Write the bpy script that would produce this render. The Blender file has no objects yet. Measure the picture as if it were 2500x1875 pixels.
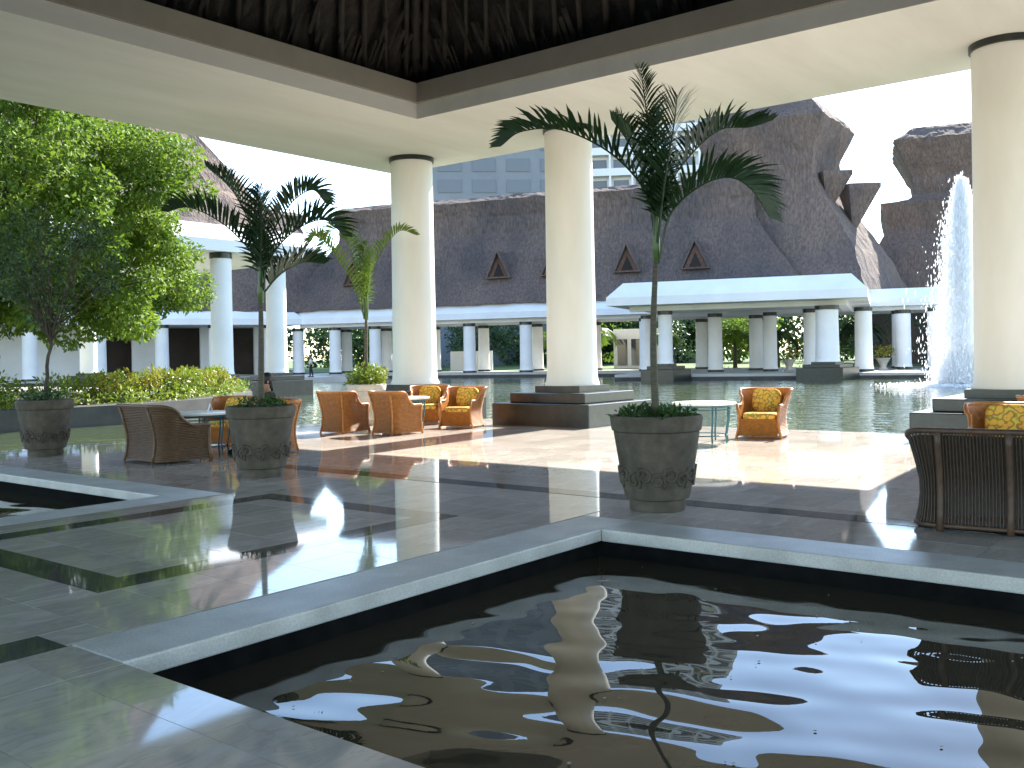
import bpy, math, random
import numpy as np
from mathutils import Vector, Matrix, noise
from math import sin, cos, pi, radians

random.seed(11)
rng = np.random.default_rng(11)
S = bpy.context.scene
COL = S.collection

# ------------------------------------------------------------------ camera
TH = math.atan(1644 / 2082.0)            # the X axis of the hall lies this far right of the view
FWD = Vector((cos(TH), sin(TH), 0)); RGT = Vector((sin(TH), -cos(TH), 0)); UP = Vector((0, 0, 1))
cam = bpy.data.cameras.new("Camera"); camo = bpy.data.objects.new("Camera", cam); COL.objects.link(camo)
cam.sensor_width = 36; cam.lens = 33.88; cam.shift_y = -0.028; cam.clip_end = 3000; cam.clip_start = 0.05
ROLL = 0.017
xc = RGT * cos(ROLL) - UP * sin(ROLL); yc = RGT * sin(ROLL) + UP * cos(ROLL); zc = -FWD
camo.matrix_world = Matrix(((xc.x, yc.x, zc.x, 0), (xc.y, yc.y, zc.y, 0), (xc.z, yc.z, zc.z, 1.6), (0, 0, 0, 1)))
S.camera = camo

# ------------------------------------------------------------------ sky and sun
SUN_EL = radians(38.0); SUN_AZ = radians(4.0)      # azimuth measured from +X towards +Y
w = bpy.data.worlds.new("World"); S.world = w; w.use_nodes = True
nt = w.node_tree; nt.nodes.clear()
sky = nt.nodes.new("ShaderNodeTexSky"); sky.sky_type = 'NISHITA'; sky.sun_disc = False
sky.sun_elevation = SUN_EL; sky.sun_rotation = pi / 2 - SUN_AZ
sky.air_density = 1.0; sky.dust_density = 0.12; sky.ozone_density = 1.2
bg = nt.nodes.new("ShaderNodeBackground"); bg.inputs[1].default_value = 0.15
wo = nt.nodes.new("ShaderNodeOutputWorld")
nt.links.new(sky.outputs[0], bg.inputs[0]); nt.links.new(bg.outputs[0], wo.inputs[0])
sl = bpy.data.lights.new("Sun", 'SUN'); sl.energy = 5.0; sl.angle = radians(0.5); sl.color = (1, 0.95, 0.87)
so = bpy.data.objects.new("Sun", sl); COL.objects.link(so)
sd = Vector((cos(SUN_EL) * cos(SUN_AZ), cos(SUN_EL) * sin(SUN_AZ), sin(SUN_EL)))
so.rotation_euler = sd.to_track_quat('Z', 'Y').to_euler(); so.location = (40, 0, 40)
S.view_settings.view_transform = 'Standard'; S.view_settings.look = 'None'
S.view_settings.exposure = 2.08; S.view_settings.gamma = 1
S.render.engine = 'CYCLES'
S.cycles.max_bounces = 8; S.cycles.diffuse_bounces = 5; S.cycles.glossy_bounces = 4; S.cycles.volume_bounces = 8; S.cycles.max_bounces = 12

# ------------------------------------------------------------------ materials
MATS = {}
def mat(name, c1, c2=None, rough=0.6, scale=4.0, bump=0.0, bscale=None, detail=5, stretch=(1, 1, 1), metal=0.0, spec=0.5, ior=1.45,
        trans=0.0, coord='Object', rmap=None, blotch=None, transcol=None):
    """principled surface whose colour wanders between c1 and c2, with fine relief"""
    m = bpy.data.materials.new(name); m.use_nodes = True; n = m.node_tree.nodes; l = m.node_tree.links
    p = n["Principled BSDF"]; out = n["Material Output"]
    p.inputs["Roughness"].default_value = rough; p.inputs["Metallic"].default_value = metal
    p.inputs["IOR"].default_value = ior; p.inputs["Specular IOR Level"].default_value = spec
    tc = n.new("ShaderNodeTexCoord"); mp = n.new("ShaderNodeMapping"); mp.inputs["Scale"].default_value = stretch
    if coord == 'World':
        g = n.new("ShaderNodeNewGeometry"); l.new(g.outputs["Position"], mp.inputs[0])
    else:
        l.new(tc.outputs[coord], mp.inputs[0])
    p.inputs["Base Color"].default_value = (*c1, 1)
    col = None
    if c2:
        ns = n.new("ShaderNodeTexNoise"); ns.inputs["Scale"].default_value = scale; ns.inputs["Detail"].default_value = detail
        ns.inputs["Roughness"].default_value = 0.65
        l.new(mp.outputs[0], ns.inputs["Vector"])
        r = n.new("ShaderNodeValToRGB"); r.color_ramp.elements[0].position = 0.3; r.color_ramp.elements[1].position = 0.7
        r.color_ramp.elements[0].color = (*c1, 1); r.color_ramp.elements[1].color = (*c2, 1)
        l.new(ns.outputs[0], r.inputs[0]); col = r.outputs[0]
        if blotch:
            n2 = n.new("ShaderNodeTexNoise"); n2.inputs["Scale"].default_value = blotch[0]; n2.inputs["Detail"].default_value = 4
            l.new(mp.outputs[0] if len(blotch) < 4 else tc.outputs['Object'], n2.inputs["Vector"])
            mx = n.new("ShaderNodeMix"); mx.data_type = 'RGBA'; mx.blend_type = 'MULTIPLY'
            rr = n.new("ShaderNodeValToRGB"); rr.color_ramp.elements[0].position = 0.35; rr.color_ramp.elements[1].position = 0.65
            rr.color_ramp.elements[0].color = (*blotch[1], 1); rr.color_ramp.elements[1].color = (*blotch[2], 1)
            l.new(n2.outputs[0], rr.inputs[0]); mx.inputs[0].default_value = 1
            l.new(col, mx.inputs[6]); l.new(rr.outputs[0], mx.inputs[7]); col = mx.outputs[2]
        l.new(col, p.inputs["Base Color"])
        if rmap:
            mr = n.new("ShaderNodeMapRange"); mr.inputs[3].default_value = rmap[0]; mr.inputs[4].default_value = rmap[1]
            l.new(ns.outputs[0], mr.inputs[0]); l.new(mr.outputs[0], p.inputs["Roughness"])
    if bump:
        nb = n.new("ShaderNodeTexNoise"); nb.inputs["Scale"].default_value = bscale or scale * 4; nb.inputs["Detail"].default_value = 4
        l.new(mp.outputs[0], nb.inputs["Vector"])
        b = n.new("ShaderNodeBump"); b.inputs["Strength"].default_value = min(1.0, bump * 10); b.inputs["Distance"].default_value = max(bump, 0.001)
        l.new(nb.outputs[0], b.inputs["Height"]); l.new(b.outputs[0], p.inputs["Normal"])
    if trans:
        tr = n.new("ShaderNodeBsdfTranslucent"); mxs = n.new("ShaderNodeMixShader"); mxs.inputs[0].default_value = trans
        if transcol: tr.inputs[0].default_value = (*transcol, 1)
        elif col: l.new(col, tr.inputs[0])
        else: tr.inputs[0].default_value = (*c1, 1)
        l.new(p.outputs[0], mxs.inputs[1]); l.new(tr.outputs[0], mxs.inputs[2]); l.new(mxs.outputs[0], out.inputs[0])
    MATS[name] = m
    return m

def marble(name, ca, cb, cv, rough):
    """polished floor stone: a shade of its own for every tile, soft clouds and a few veins"""
    m = bpy.data.materials.new(name); m.use_nodes = True; n = m.node_tree.nodes; l = m.node_tree.links
    p = n["Principled BSDF"]; g = n.new("ShaderNodeNewGeometry")
    sn = n.new("ShaderNodeVectorMath"); sn.operation = 'SNAP'; sn.inputs[1].default_value = (0.6, 0.6, 50)
    l.new(g.outputs["Position"], sn.inputs[0])
    wn = n.new("ShaderNodeTexWhiteNoise"); wn.noise_dimensions = '3D'; l.new(sn.outputs[0], wn.inputs["Vector"])
    ad = n.new("ShaderNodeVectorMath"); ad.operation = 'MULTIPLY_ADD'; ad.inputs[1].default_value = (9, 9, 9)
    l.new(wn.outputs["Color"], ad.inputs[0]); l.new(g.outputs["Position"], ad.inputs[2])
    mp = n.new("ShaderNodeMapping"); mp.inputs["Scale"].default_value = (1, 2.6, 1); l.new(ad.outputs[0], mp.inputs[0])
    ns = n.new("ShaderNodeTexNoise"); ns.inputs["Scale"].default_value = 2.2; ns.inputs["Detail"].default_value = 7; ns.inputs["Distortion"].default_value = 0.8
    l.new(mp.outputs[0], ns.inputs["Vector"])
    r = n.new("ShaderNodeValToRGB"); e = r.color_ramp.elements
    e[0].position = 0.3; e[0].color = (*ca, 1); e[1].position = 0.72; e[1].color = (*cb, 1)
    x = e.new(0.5); x.color = tuple((a + b) / 2 for a, b in zip(ca, cb)) + (1,)
    x = e.new(0.525); x.color = (*cv, 1)
    x = e.new(0.55); x.color = tuple((a + b) / 2 for a, b in zip(ca, cb)) + (1,)
    l.new(ns.outputs[0], r.inputs[0])
    hs = n.new("ShaderNodeHueSaturation"); mr = n.new("ShaderNodeMapRange"); mr.inputs[3].default_value = 0.86; mr.inputs[4].default_value = 1.1
    l.new(wn.outputs["Value"], mr.inputs[0]); l.new(mr.outputs[0], hs.inputs["Value"]); l.new(r.outputs[0], hs.inputs["Color"])
    l.new(hs.outputs[0], p.inputs["Base Color"])
    mr2 = n.new("ShaderNodeMapRange"); mr2.inputs[3].default_value = rough * 0.6; mr2.inputs[4].default_value = rough * 1.9
    n2 = n.new("ShaderNodeTexNoise"); n2.inputs["Scale"].default_value = 1.3; n2.inputs["Detail"].default_value = 6
    l.new(g.outputs["Position"], n2.inputs["Vector"]); l.new(n2.outputs[0], mr2.inputs[0]); l.new(mr2.outputs[0], p.inputs["Roughness"])
    nb = n.new("ShaderNodeTexNoise"); nb.inputs["Scale"].default_value = 1.7; nb.inputs["Detail"].default_value = 2
    l.new(ad.outputs[0], nb.inputs["Vector"])
    b = n.new("ShaderNodeBump"); b.inputs["Strength"].default_value = 0.3; b.inputs["Distance"].default_value = 0.0016
    l.new(nb.outputs[0], b.inputs["Height"]); l.new(b.outputs[0], p.inputs["Normal"])
    p.inputs["IOR"].default_value = 1.7
    return m

def watermat(name, c, c2, bump_d, bscale, stretch, rough=0.0, extra=None):
    m = bpy.data.materials.new(name); m.use_nodes = True; n = m.node_tree.nodes; l = m.node_tree.links
    p = n["Principled BSDF"]; p.inputs["Roughness"].default_value = rough; p.inputs["IOR"].default_value = 1.333
    g = n.new("ShaderNodeNewGeometry"); mp = n.new("ShaderNodeMapping"); mp.inputs["Scale"].default_value = stretch
    mp.inputs["Rotation"].default_value = (0, 0, radians(35))
    l.new(g.outputs["Position"], mp.inputs[0])
    n2 = n.new("ShaderNodeTexNoise"); n2.inputs["Scale"].default_value = 0.35; n2.inputs["Detail"].default_value = 3
    l.new(g.outputs["Position"], n2.inputs["Vector"])
    mx = n.new("ShaderNodeMix"); mx.data_type = 'RGBA'; mx.inputs[6].default_value = (*c, 1); mx.inputs[7].default_value = (*c2, 1)
    l.new(n2.outputs[0], mx.inputs[0]); l.new(mx.outputs[2], p.inputs["Base Color"])
    if bump_d:
        nb = n.new("ShaderNodeTexNoise"); nb.inputs["Scale"].default_value = bscale; nb.inputs["Detail"].default_value = 3
        l.new(mp.outputs[0], nb.inputs["Vector"])
        b = n.new("ShaderNodeBump"); b.inputs["Strength"].default_value = 1.0; b.inputs["Distance"].default_value = bump_d
        l.new(nb.outputs[0], b.inputs["Height"]); l.new(b.outputs[0], p.inputs["Normal"])
    return m

def floral(name):
    m = bpy.data.materials.new(name); m.use_nodes = True; n = m.node_tree.nodes; l = m.node_tree.links
    p = n["Principled BSDF"]; p.inputs["Roughness"].default_value = 0.85
    tc = n.new("ShaderNodeTexCoord")
    v = n.new("ShaderNodeTexVoronoi"); v.inputs["Scale"].default_value = 13; l.new(tc.outputs["Object"], v.inputs["Vector"])
    ns = n.new("ShaderNodeTexNoise"); ns.inputs["Scale"].default_value = 7; ns.inputs["Detail"].default_value = 3; l.new(tc.outputs["Object"], ns.inputs["Vector"])
    r = n.new("ShaderNodeValToRGB"); e = r.color_ramp.elements; r.color_ramp.interpolation = 'EASE'
    e[0].position = 0.0; e[0].color = (0.50, 0.10, 0.03, 1); e[1].position = 1.0; e[1].color = (0.72, 0.50, 0.06, 1)
    for q, cc in ((0.22, (0.62, 0.20, 0.05)), (0.34, (0.80, 0.46, 0.05)), (0.66, (0.74, 0.40, 0.05)), (0.76, (0.45, 0.12, 0.03)), (0.86, (0.28, 0.25, 0.05))):
        x = e.new(q); x.color = (*cc, 1)
    ad = n.new("ShaderNodeMath"); ad.operation = 'ADD'; sc = n.new("ShaderNodeMath"); sc.operation = 'MULTIPLY'; sc.inputs[1].default_value = 0.7
    l.new(ns.outputs[0], sc.inputs[0]); l.new(v.outputs["Distance"], ad.inputs[0]); l.new(sc.outputs[0], ad.inputs[1])
    sb = n.new("ShaderNodeMath"); sb.operation = 'SUBTRACT'; sb.inputs[1].default_value = 0.18; l.new(ad.outputs[0], sb.inputs[0])
    l.new(sb.outputs[0], r.inputs[0]); l.new(r.outputs[0], p.inputs["Base Color"])
    return m

M_TILE = marble("polished_beige_marble", (0.43, 0.38, 0.325), (0.60, 0.545, 0.475), (0.46, 0.395, 0.33), 0.035)
M_BAND = marble("polished_dark_marble", (0.055, 0.06, 0.055), (0.10, 0.105, 0.095), (0.14, 0.14, 0.12), 0.035)
M_COPING = mat("speckled_granite", (0.44, 0.43, 0.39), (0.64, 0.63, 0.58), rough=0.4, scale=60, bump=0.0012, bscale=90, coord='World', blotch=(2.5, (0.75, 0.75, 0.74), (1, 1, 1)))
M_POOLWALL = mat("dark_pool_wall", (0.005, 0.005, 0.005), (0.012, 0.012, 0.011), rough=1.0, spec=0.05, scale=6)
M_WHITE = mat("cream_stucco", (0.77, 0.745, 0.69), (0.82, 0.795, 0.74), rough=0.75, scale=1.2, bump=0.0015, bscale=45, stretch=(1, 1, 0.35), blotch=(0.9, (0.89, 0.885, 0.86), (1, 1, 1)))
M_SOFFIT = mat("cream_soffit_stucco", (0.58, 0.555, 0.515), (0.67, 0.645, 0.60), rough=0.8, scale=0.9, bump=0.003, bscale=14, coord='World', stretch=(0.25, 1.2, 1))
M_FASC = mat("darker_fascia", (0.25, 0.22, 0.185), (0.29, 0.26, 0.215), rough=0.8, scale=1.5, bump=0.001, bscale=40)  # upper fascia, toned darker and browner than the soffit
M_DARK = mat("dark_green_stone", (0.009, 0.012, 0.010), (0.028, 0.032, 0.027), rough=0.3, scale=5, bump=0.001, bscale=40)
M_FARWHITE = mat("white_painted_stucco", (0.78, 0.775, 0.76), (0.84, 0.835, 0.82), rough=0.8, scale=0.5, bump=0.003, bscale=8, blotch=(0.25, (0.92, 0.92, 0.91), (1, 1, 1)))
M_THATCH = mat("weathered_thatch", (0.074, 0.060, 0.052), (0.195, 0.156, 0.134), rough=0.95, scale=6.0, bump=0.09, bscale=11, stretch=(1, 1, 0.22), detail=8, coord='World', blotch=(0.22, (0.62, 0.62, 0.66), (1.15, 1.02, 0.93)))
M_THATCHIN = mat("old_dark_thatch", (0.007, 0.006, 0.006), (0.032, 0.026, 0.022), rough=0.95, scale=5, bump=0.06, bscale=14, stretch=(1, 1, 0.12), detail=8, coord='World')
M_POLE = mat("dark_roof_pole", (0.008, 0.007, 0.006), (0.028, 0.022, 0.018), rough=0.8, scale=6, bump=0.004, bscale=20, stretch=(1, 1, 0.2), coord='World')
M_BOARD = mat("brown_dormer_board", (0.085, 0.045, 0.03), (0.15, 0.08, 0.05), rough=0.8, scale=4)
M_VENT = mat("dark_vent_shade", (0.015, 0.012, 0.01), (0.03, 0.024, 0.02), rough=0.9, scale=4)  # flat dark colour standing for the shade inside the roof vents
M_RATTAN = mat("honey_rattan", (0.30, 0.105, 0.022), (0.50, 0.20, 0.045), rough=0.42, scale=16, bump=0.001, bscale=60)
M_RATTAND = mat("dark_rattan", (0.05, 0.028, 0.017), (0.10, 0.057, 0.032), rough=0.5, scale=16, bump=0.001, bscale=60)
M_RATTANB = mat("brown_rattan", (0.085, 0.045, 0.021), (0.165, 0.092, 0.045), rough=0.45, scale=16, bump=0.001, bscale=60)
M_CANE = mat("grey_brown_cane", (0.032, 0.023, 0.017), (0.066, 0.048, 0.034), rough=0.55, scale=22)
M_FLORAL = floral("yellow_red_floral_cloth")
M_TABLETOP = mat("pale_stone_tabletop", (0.70, 0.68, 0.63), (0.80, 0.78, 0.73), rough=0.2, scale=5)
M_TEAL = mat("teal_painted_metal", (0.02, 0.09, 0.11), (0.035, 0.13, 0.15), rough=0.35, scale=8)
M_CARD = mat("white_card", (0.8, 0.8, 0.8), rough=0.7)
M_POT = mat("carved_grey_stone_pot", (0.066, 0.054, 0.039), (0.125, 0.107, 0.08), rough=0.9, scale=7, bump=0.004, bscale=35, blotch=(2.2, (0.7, 0.7, 0.68), (1.05, 1.02, 1)))
M_POTPALE = mat("pale_cast_stone_pot", (0.42, 0.38, 0.32), (0.55, 0.51, 0.44), rough=0.85, scale=6, bump=0.003, bscale=35)
M_SOIL = mat("dark_potting_soil", (0.02, 0.015, 0.01), (0.05, 0.04, 0.03), rough=1, scale=20, bump=0.02, bscale=40)
M_PALM = mat("dark_palm_leaf", (0.012, 0.029, 0.010), (0.032, 0.068, 0.020), rough=0.36, scale=3, trans=0.22)
M_PALMYEL = mat("yellow_green_palm_leaf", (0.07, 0.13, 0.015), (0.16, 0.24, 0.03), rough=0.42, scale=3, trans=0.3)
M_PTRUNK = mat("ringed_palm_trunk", (0.05, 0.045, 0.03), (0.13, 0.115, 0.08), rough=0.85, scale=3, bump=0.004, bscale=8, stretch=(1, 1, 9))
M_SHAFT = mat("green_crownshaft", (0.05, 0.10, 0.025), (0.10, 0.16, 0.045), rough=0.4, scale=4, stretch=(4, 4, 0.6))
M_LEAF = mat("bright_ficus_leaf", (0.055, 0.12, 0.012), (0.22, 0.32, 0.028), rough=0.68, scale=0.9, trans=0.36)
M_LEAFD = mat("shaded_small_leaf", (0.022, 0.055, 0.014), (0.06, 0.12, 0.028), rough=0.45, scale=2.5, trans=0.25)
M_HEDGE = mat("yellow_green_hedge_leaf", (0.08, 0.16, 0.012), (0.26, 0.30, 0.03), rough=0.45, scale=1.3, trans=0.35)
M_CROTON = mat("orange_yellow_croton_leaf", (0.20, 0.24, 0.02), (0.34, 0.24, 0.03), rough=0.45, scale=1.3, trans=0.3)
M_BARK = mat("grey_brown_bark", (0.035, 0.028, 0.02), (0.11, 0.09, 0.07), rough=0.9, scale=5, bump=0.01, bscale=18, stretch=(1, 1, 0.3))
M_LAWN = mat("garden_lawn", (0.045, 0.09, 0.015), (0.10, 0.16, 0.03), rough=0.95, scale=0.3, coord='World', bump=0.03, bscale=5)
M_BED = mat("lake_bed_earth", (0.08, 0.07, 0.05), (0.12, 0.11, 0.08), rough=1, scale=0.2, coord='World')
M_DECK = mat("pale_deck_stone", (0.34, 0.33, 0.30), (0.46, 0.45, 0.41), rough=0.5, scale=0.8, coord='World', bump=0.002, bscale=6)
M_WALLDARK = mat("dark_wet_wall", (0.03, 0.03, 0.028), (0.065, 0.063, 0.055), rough=0.7, scale=1.5, coord='World')
M_CONC = mat("haze_grey_hotel_concrete", (0.17, 0.185, 0.20), (0.23, 0.245, 0.26), rough=0.85, scale=0.15, coord='World')  # distance haze mixed into the concrete as a dull bluish grey
M_HOTELW = mat("white_hotel_paint", (0.66, 0.66, 0.66), (0.74, 0.74, 0.73), rough=0.8, scale=0.2, coord='World')
M_GLASS = mat("dark_window_glass", (0.03, 0.035, 0.045), rough=0.08)
M_HGLASS = mat("haze_tinted_hotel_glass", (0.12, 0.135, 0.15), rough=0.3)  # panes paled in colour to suggest haze over the distant hotels
M_DARKROOM = mat("dark_interior_wall", (0.05, 0.04, 0.035), (0.09, 0.07, 0.06), rough=0.8, scale=0.5)
M_SPRAY = mat("white_water_spray", (0.97, 0.97, 0.97), rough=0.5, trans=0.75)
M_HAIR = mat("black_hair", (0.008, 0.007, 0.007), (0.02, 0.016, 0.014), rough=0.5, scale=30)
M_SKIN = mat("warm_skin", (0.30, 0.16, 0.10), (0.36, 0.20, 0.13), rough=0.55, scale=6)
M_SHIRTD = mat("dark_olive_shirt", (0.03, 0.03, 0.02), (0.055, 0.05, 0.035), rough=0.9, scale=10)
M_SHIRTW = mat("pale_lilac_shirt", (0.55, 0.52, 0.62), (0.62, 0.6, 0.68), rough=0.9, scale=10)
M_TROUS = mat("dark_trousers", (0.015, 0.015, 0.022), (0.03, 0.03, 0.04), rough=0.9, scale=10)
M_POOLWATER = watermat("still_dark_pool_water", (0.040, 0.034, 0.021), (0.058, 0.050, 0.032), 0, 1, (1, 1, 1))
M_LAKE = watermat("green_rippled_lake_water", (0.045, 0.065, 0.03), (0.07, 0.09, 0.045), 0.05, 1.8, (1.0, 0.55, 1), rough=0.02)

# ------------------------------------------------------------------ mesh helpers
class MB:
    def __init__(s): s.v = []; s.f = []
    def add(s, vs, fs):
        o = len(s.v); s.v.extend([tuple(p) for p in vs]); s.f.extend([tuple(i + o for i in q) for q in fs]); return s
    def box(s, x0, x1, y0, y1, z0, z1):
        return s.add([(x0, y0, z0), (x1, y0, z0), (x1, y1, z0), (x0, y1, z0), (x0, y0, z1), (x1, y0, z1), (x1, y1, z1), (x0, y1, z1)],
                     [(0, 3, 2, 1), (4, 5, 6, 7), (0, 1, 5, 4), (1, 2, 6, 5), (2, 3, 7, 6), (3, 0, 4, 7)])
    def hexa(s, p):   # eight corners, same order as box
        return s.add(p, [(0, 3, 2, 1), (4, 5, 6, 7), (0, 1, 5, 4), (1, 2, 6, 5), (2, 3, 7, 6), (3, 0, 4, 7)])
    def lathe(s, prof, n=32, c=(0, 0), cap=True, sq=0):
        vs = []; fs = []
        for r, z in prof:
            for k in range(n):
                a = 2 * pi * k / n
                vs.append((c[0] + r * cos(a), c[1] + r * sin(a), z))
        m = len(prof)
        for j in range(m - 1):
            for k in range(n):
                k2 = (k + 1) % n
                fs.append((j * n + k, j * n + k2, (j + 1) * n + k2, (j + 1) * n + k))
        if cap:
            fs.append(tuple(range(n - 1, -1, -1))); fs.append(tuple((m - 1) * n + k for k in range(n)))
        return s.add(vs, fs)
    def tube(s, pts, r, n=6, closed=False, cap=True):
        pts = [Vector(p) for p in pts]; m = len(pts); vs = []; fs = []
        rr = r if hasattr(r, '__len__') else [r] * m
        prev = None
        for i, p in enumerate(pts):
            if closed: t = pts[(i + 1) % m] - pts[i - 1]
            else: t = pts[min(i + 1, m - 1)] - pts[max(i - 1, 0)]
            if t.length < 1e-9: t = Vector((0, 0, 1))
            t.normalize()
            if prev is None:
                a = Vector((0, 0, 1)) if abs(t.z) < 0.9 else Vector((1, 0, 0))
                prev = (a - t * a.dot(t)).normalized()
            else:
                prev = (prev - t * prev.dot(t))
                prev = prev.normalized() if prev.length > 1e-6 else Vector((1, 0, 0))
            b = t.cross(prev)
            for k in range(n):
                a = 2 * pi * k / n
                vs.append(p + prev * (rr[i] * cos(a)) + b * (rr[i] * sin(a)))
        for i in range(m if closed else m - 1):
            i2 = (i + 1) % m
            for k in range(n):
                k2 = (k + 1) % n
                fs.append((i * n + k, i * n + k2, i2 * n + k2, i2 * n + k))
        if cap and not closed:
            fs.append(tuple(range(n - 1, -1, -1))); fs.append(tuple((m - 1) * n + k for k in range(n)))
        return s.add(vs, fs)
    def rbox(s, cx, cy, cz, hx, hy, hz, e=0.35, nu=20, nv=10):
        """cushion: a rounded block"""
        vs = []; fs = []
        def sp(x, q): return math.copysign(abs(x) ** q, x)
        for j in range(nv + 1):
            ph = -pi / 2 + pi * j / nv
            for i in range(nu):
                t = 2 * pi * i / nu
                vs.append((cx + hx * sp(cos(ph), e) * sp(cos(t), e), cy + hy * sp(cos(ph), e) * sp(sin(t), e), cz + hz * sp(sin(ph), 0.7)))
        for j in range(nv):
            for i in range(nu):
                i2 = (i + 1) % nu
                fs.append((j * nu + i, j * nu + i2, (j + 1) * nu + i2, (j + 1) * nu + i))
        return s.add(vs, fs)
    def mesh(s, name, m, smooth=False):
        me = bpy.data.meshes.new(name); me.from_pydata(s.v, [], s.f); me.materials.append(m)
        if smooth: me.polygons.foreach_set("use_smooth", [True] * len(me.polygons))
        me.update(); return me
    def obj(s, name, m, parent=None, smooth=False, loc=None, autos=None):
        o = bpy.data.objects.new(name, s.mesh(name, m, smooth)); COL.objects.link(o)
        if loc: o.location = loc
        if parent: o.parent = parent
        if autos:
            for p in o.data.polygons: p.use_smooth = True
            o.data.set_sharp_from_angle(angle=radians(autos))
        return o

def tag(o, label, cat, group=None, kind=None):
    if label: o["label"] = label
    if cat: o["category"] = cat
    if group: o["group"] = group
    if kind: o["kind"] = kind
    return o
def thing(name, label, cat, loc=(0, 0, 0), rz=0.0, group=None):
    o = bpy.data.objects.new(name, None); COL.objects.link(o); o.location = loc; o.rotation_euler = (0, 0, rz); o.empty_display_size = 0.2
    return tag(o, label, cat, group)
def structure(o): o["kind"] = "structure"; return o
def copy_tree(src, parent=None, label=None, loc=None, rz=None):
    c = src.copy(); COL.objects.link(c); c.parent = parent
    if parent: c.matrix_parent_inverse = src.matrix_parent_inverse.copy()
    if label: c["label"] = label
    if loc is not None: c.location = loc
    if rz is not None: c.rotation_euler = (0, 0, rz)
    for ch in list(src.children): copy_tree(ch, c)
    return c
def linkobj(name, me, parent=None, loc=None):
    o = bpy.data.objects.new(name, me); COL.objects.link(o)
    if parent: o.parent = parent
    if loc is not None: o.location = loc
    return o

# ==================================================================  GROUND AND WATER
A0 = Vector((67.1, 51.4, 0)); UA = Vector((-0.296, 0.955, 0)); NA = Vector((-0.955, -0.296, 0))   # far wing: along it, towards the lake
def B(u, n, z=0.0): return A0 + UA * u + NA * n + Vector((0, 0, z))
CB = B(22.8, 0); DB = Vector((-0.924, 0.382, 0)); NB = Vector((-0.382, -0.924, 0))                # second far wing, turned to the left
def BB(s, n, z=0.0): return CB + DB * s + NB * n + Vector((0, 0, z))

structure(MB().add([(-1500, -1500, -1.4), (1500, -1500, -1.4), (1500, 1500, -1.4), (-1500, 1500, -1.4)], [(0, 1, 2, 3)]).obj("ground", M_BED))
structure(MB().add([(-90, -90, -0.3), (150, -90, -0.3), (150, 160, -0.3), (-90, 160, -0.3)], [(0, 1, 2, 3)]).obj("lake_water", M_LAKE))
lawnpts = [B(-140, -9), B(21, -9), BB(3, -8), BB(140, -8), BB(140, -900), B(-140, -900)]
b = MB(); k = len(lawnpts)
b.add([(p.x, p.y, -1.3) for p in lawnpts] + [(p.x, p.y, 0.1) for p in lawnpts], [tuple(range(k - 1, -1, -1)), tuple(range(k, 2 * k))] + [(i, (i + 1) % k, k + (i + 1) % k, k + i) for i in range(k)])
structure(b.obj("garden_lawn", M_LAWN))

# ---- the terrace of the near pavilion
EX, EY = 18.7, 18.3                       # edges at the lake
P1 = (2.72, 7.45, -9.0, 4.9)              # near basin (x0,x1,y0,y1)
P2 = (-9.0, 6.45, 10.35, 16.9)            # left basin
LOW = -9.5
def sub_rect(rects, h):
    out = []
    for (x0, x1, y0, y1) in rects:
        hx0, hx1, hy0, hy1 = max(x0, h[0]), min(x1, h[1]), max(y0, h[2]), min(y1, h[3])
        if hx0 >= hx1 or hy0 >= hy1: out.append((x0, x1, y0, y1)); continue
        if y0 < hy0: out.append((x0, x1, y0, hy0))
        if hy1 < y1: out.append((x0, x1, hy1, y1))
        if x0 < hx0: out.append((x0, hx0, hy0, hy1))
        if hx1 < x1: out.append((hx1, x1, hy0, hy1))
    return out
CW = 0.48
copings = [  # strips of speckled granite: name, rect
    (P1[0], P1[1] + CW, P1[3], P1[3] + CW), (P1[1], P1[1] + CW, P1[2], P1[3]),
    (P2[0], P2[1] + CW, P2[2] - CW, P2[2]), (P2[1], P2[1] + CW, P2[2], P2[3]), (P2[0], P2[1] + CW, P2[3], P2[3] + CW)]
lakecop = [(EX - 0.45, EX + 0.05, LOW, EY + 0.05), (LOW, EX - 0.45, EY - 0.45, EY + 0.05)]
bands = [(-3.0, P1[0] - 0.02, 5.36, 5.72),
         (3.45, 7.25, 6.42, 6.76), (3.45, 7.25, 9.10, 9.42), (3.45, 3.79, 6.76, 9.10), (6.92, 7.25, 6.76, 9.10),
         (9.03, 9.36, -6.0, 12.6)]
base = [(LOW, EX, LOW, EY)]
for h in (P1, P2): base = sub_rect(base, h)
b = MB()
for r in base: b.box(r[0], r[1], r[2], r[3], -1.35, -0.014)
floor = structure(b.obj("terrace_floor", M_POOLWALL))
for i, r in enumerate(copings):
    x0, x1, y0, y1 = r
    ov = 0.07
    if i == 0: y0 -= ov
    if i == 1: x0 -= ov; y1 -= ov
    if i == 2: y1 += ov; 
    if i == 3: x0 -= ov; y0 += ov; y1 -= ov
    if i == 4: y0 -= ov
    b = MB(); L = max(x1 - x0, y1 - y0)
    b.box(x0 + .002, x1 - .002, y0 + .002, y1 - .002, -0.11, 0.002)
    o = b.obj("coping", M_COPING, floor)
    bv = o.modifiers.new("bevel", 'BEVEL'); bv.width = 0.012; bv.segments = 2
for x0, x1, y0, y1 in lakecop:
    b = MB(); along_y = (y1 - y0) > (x1 - x0); L = (y1 - y0) if along_y else (x1 - x0); n = int(L / 1.2)
    for i in range(n):
        a, c = i / n, (i + 1) / n
        q = MB()
        if along_y: q.box(x0, x1, y0 + L * a + .003, y0 + L * c - .003, -0.09, 0.004)
        else: q.box(x0 + L * a + .003, x0 + L * c - .003, y0, y1, -0.09, 0.004)
        q.obj("edge_slab", M_TILE, floor)
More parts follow.
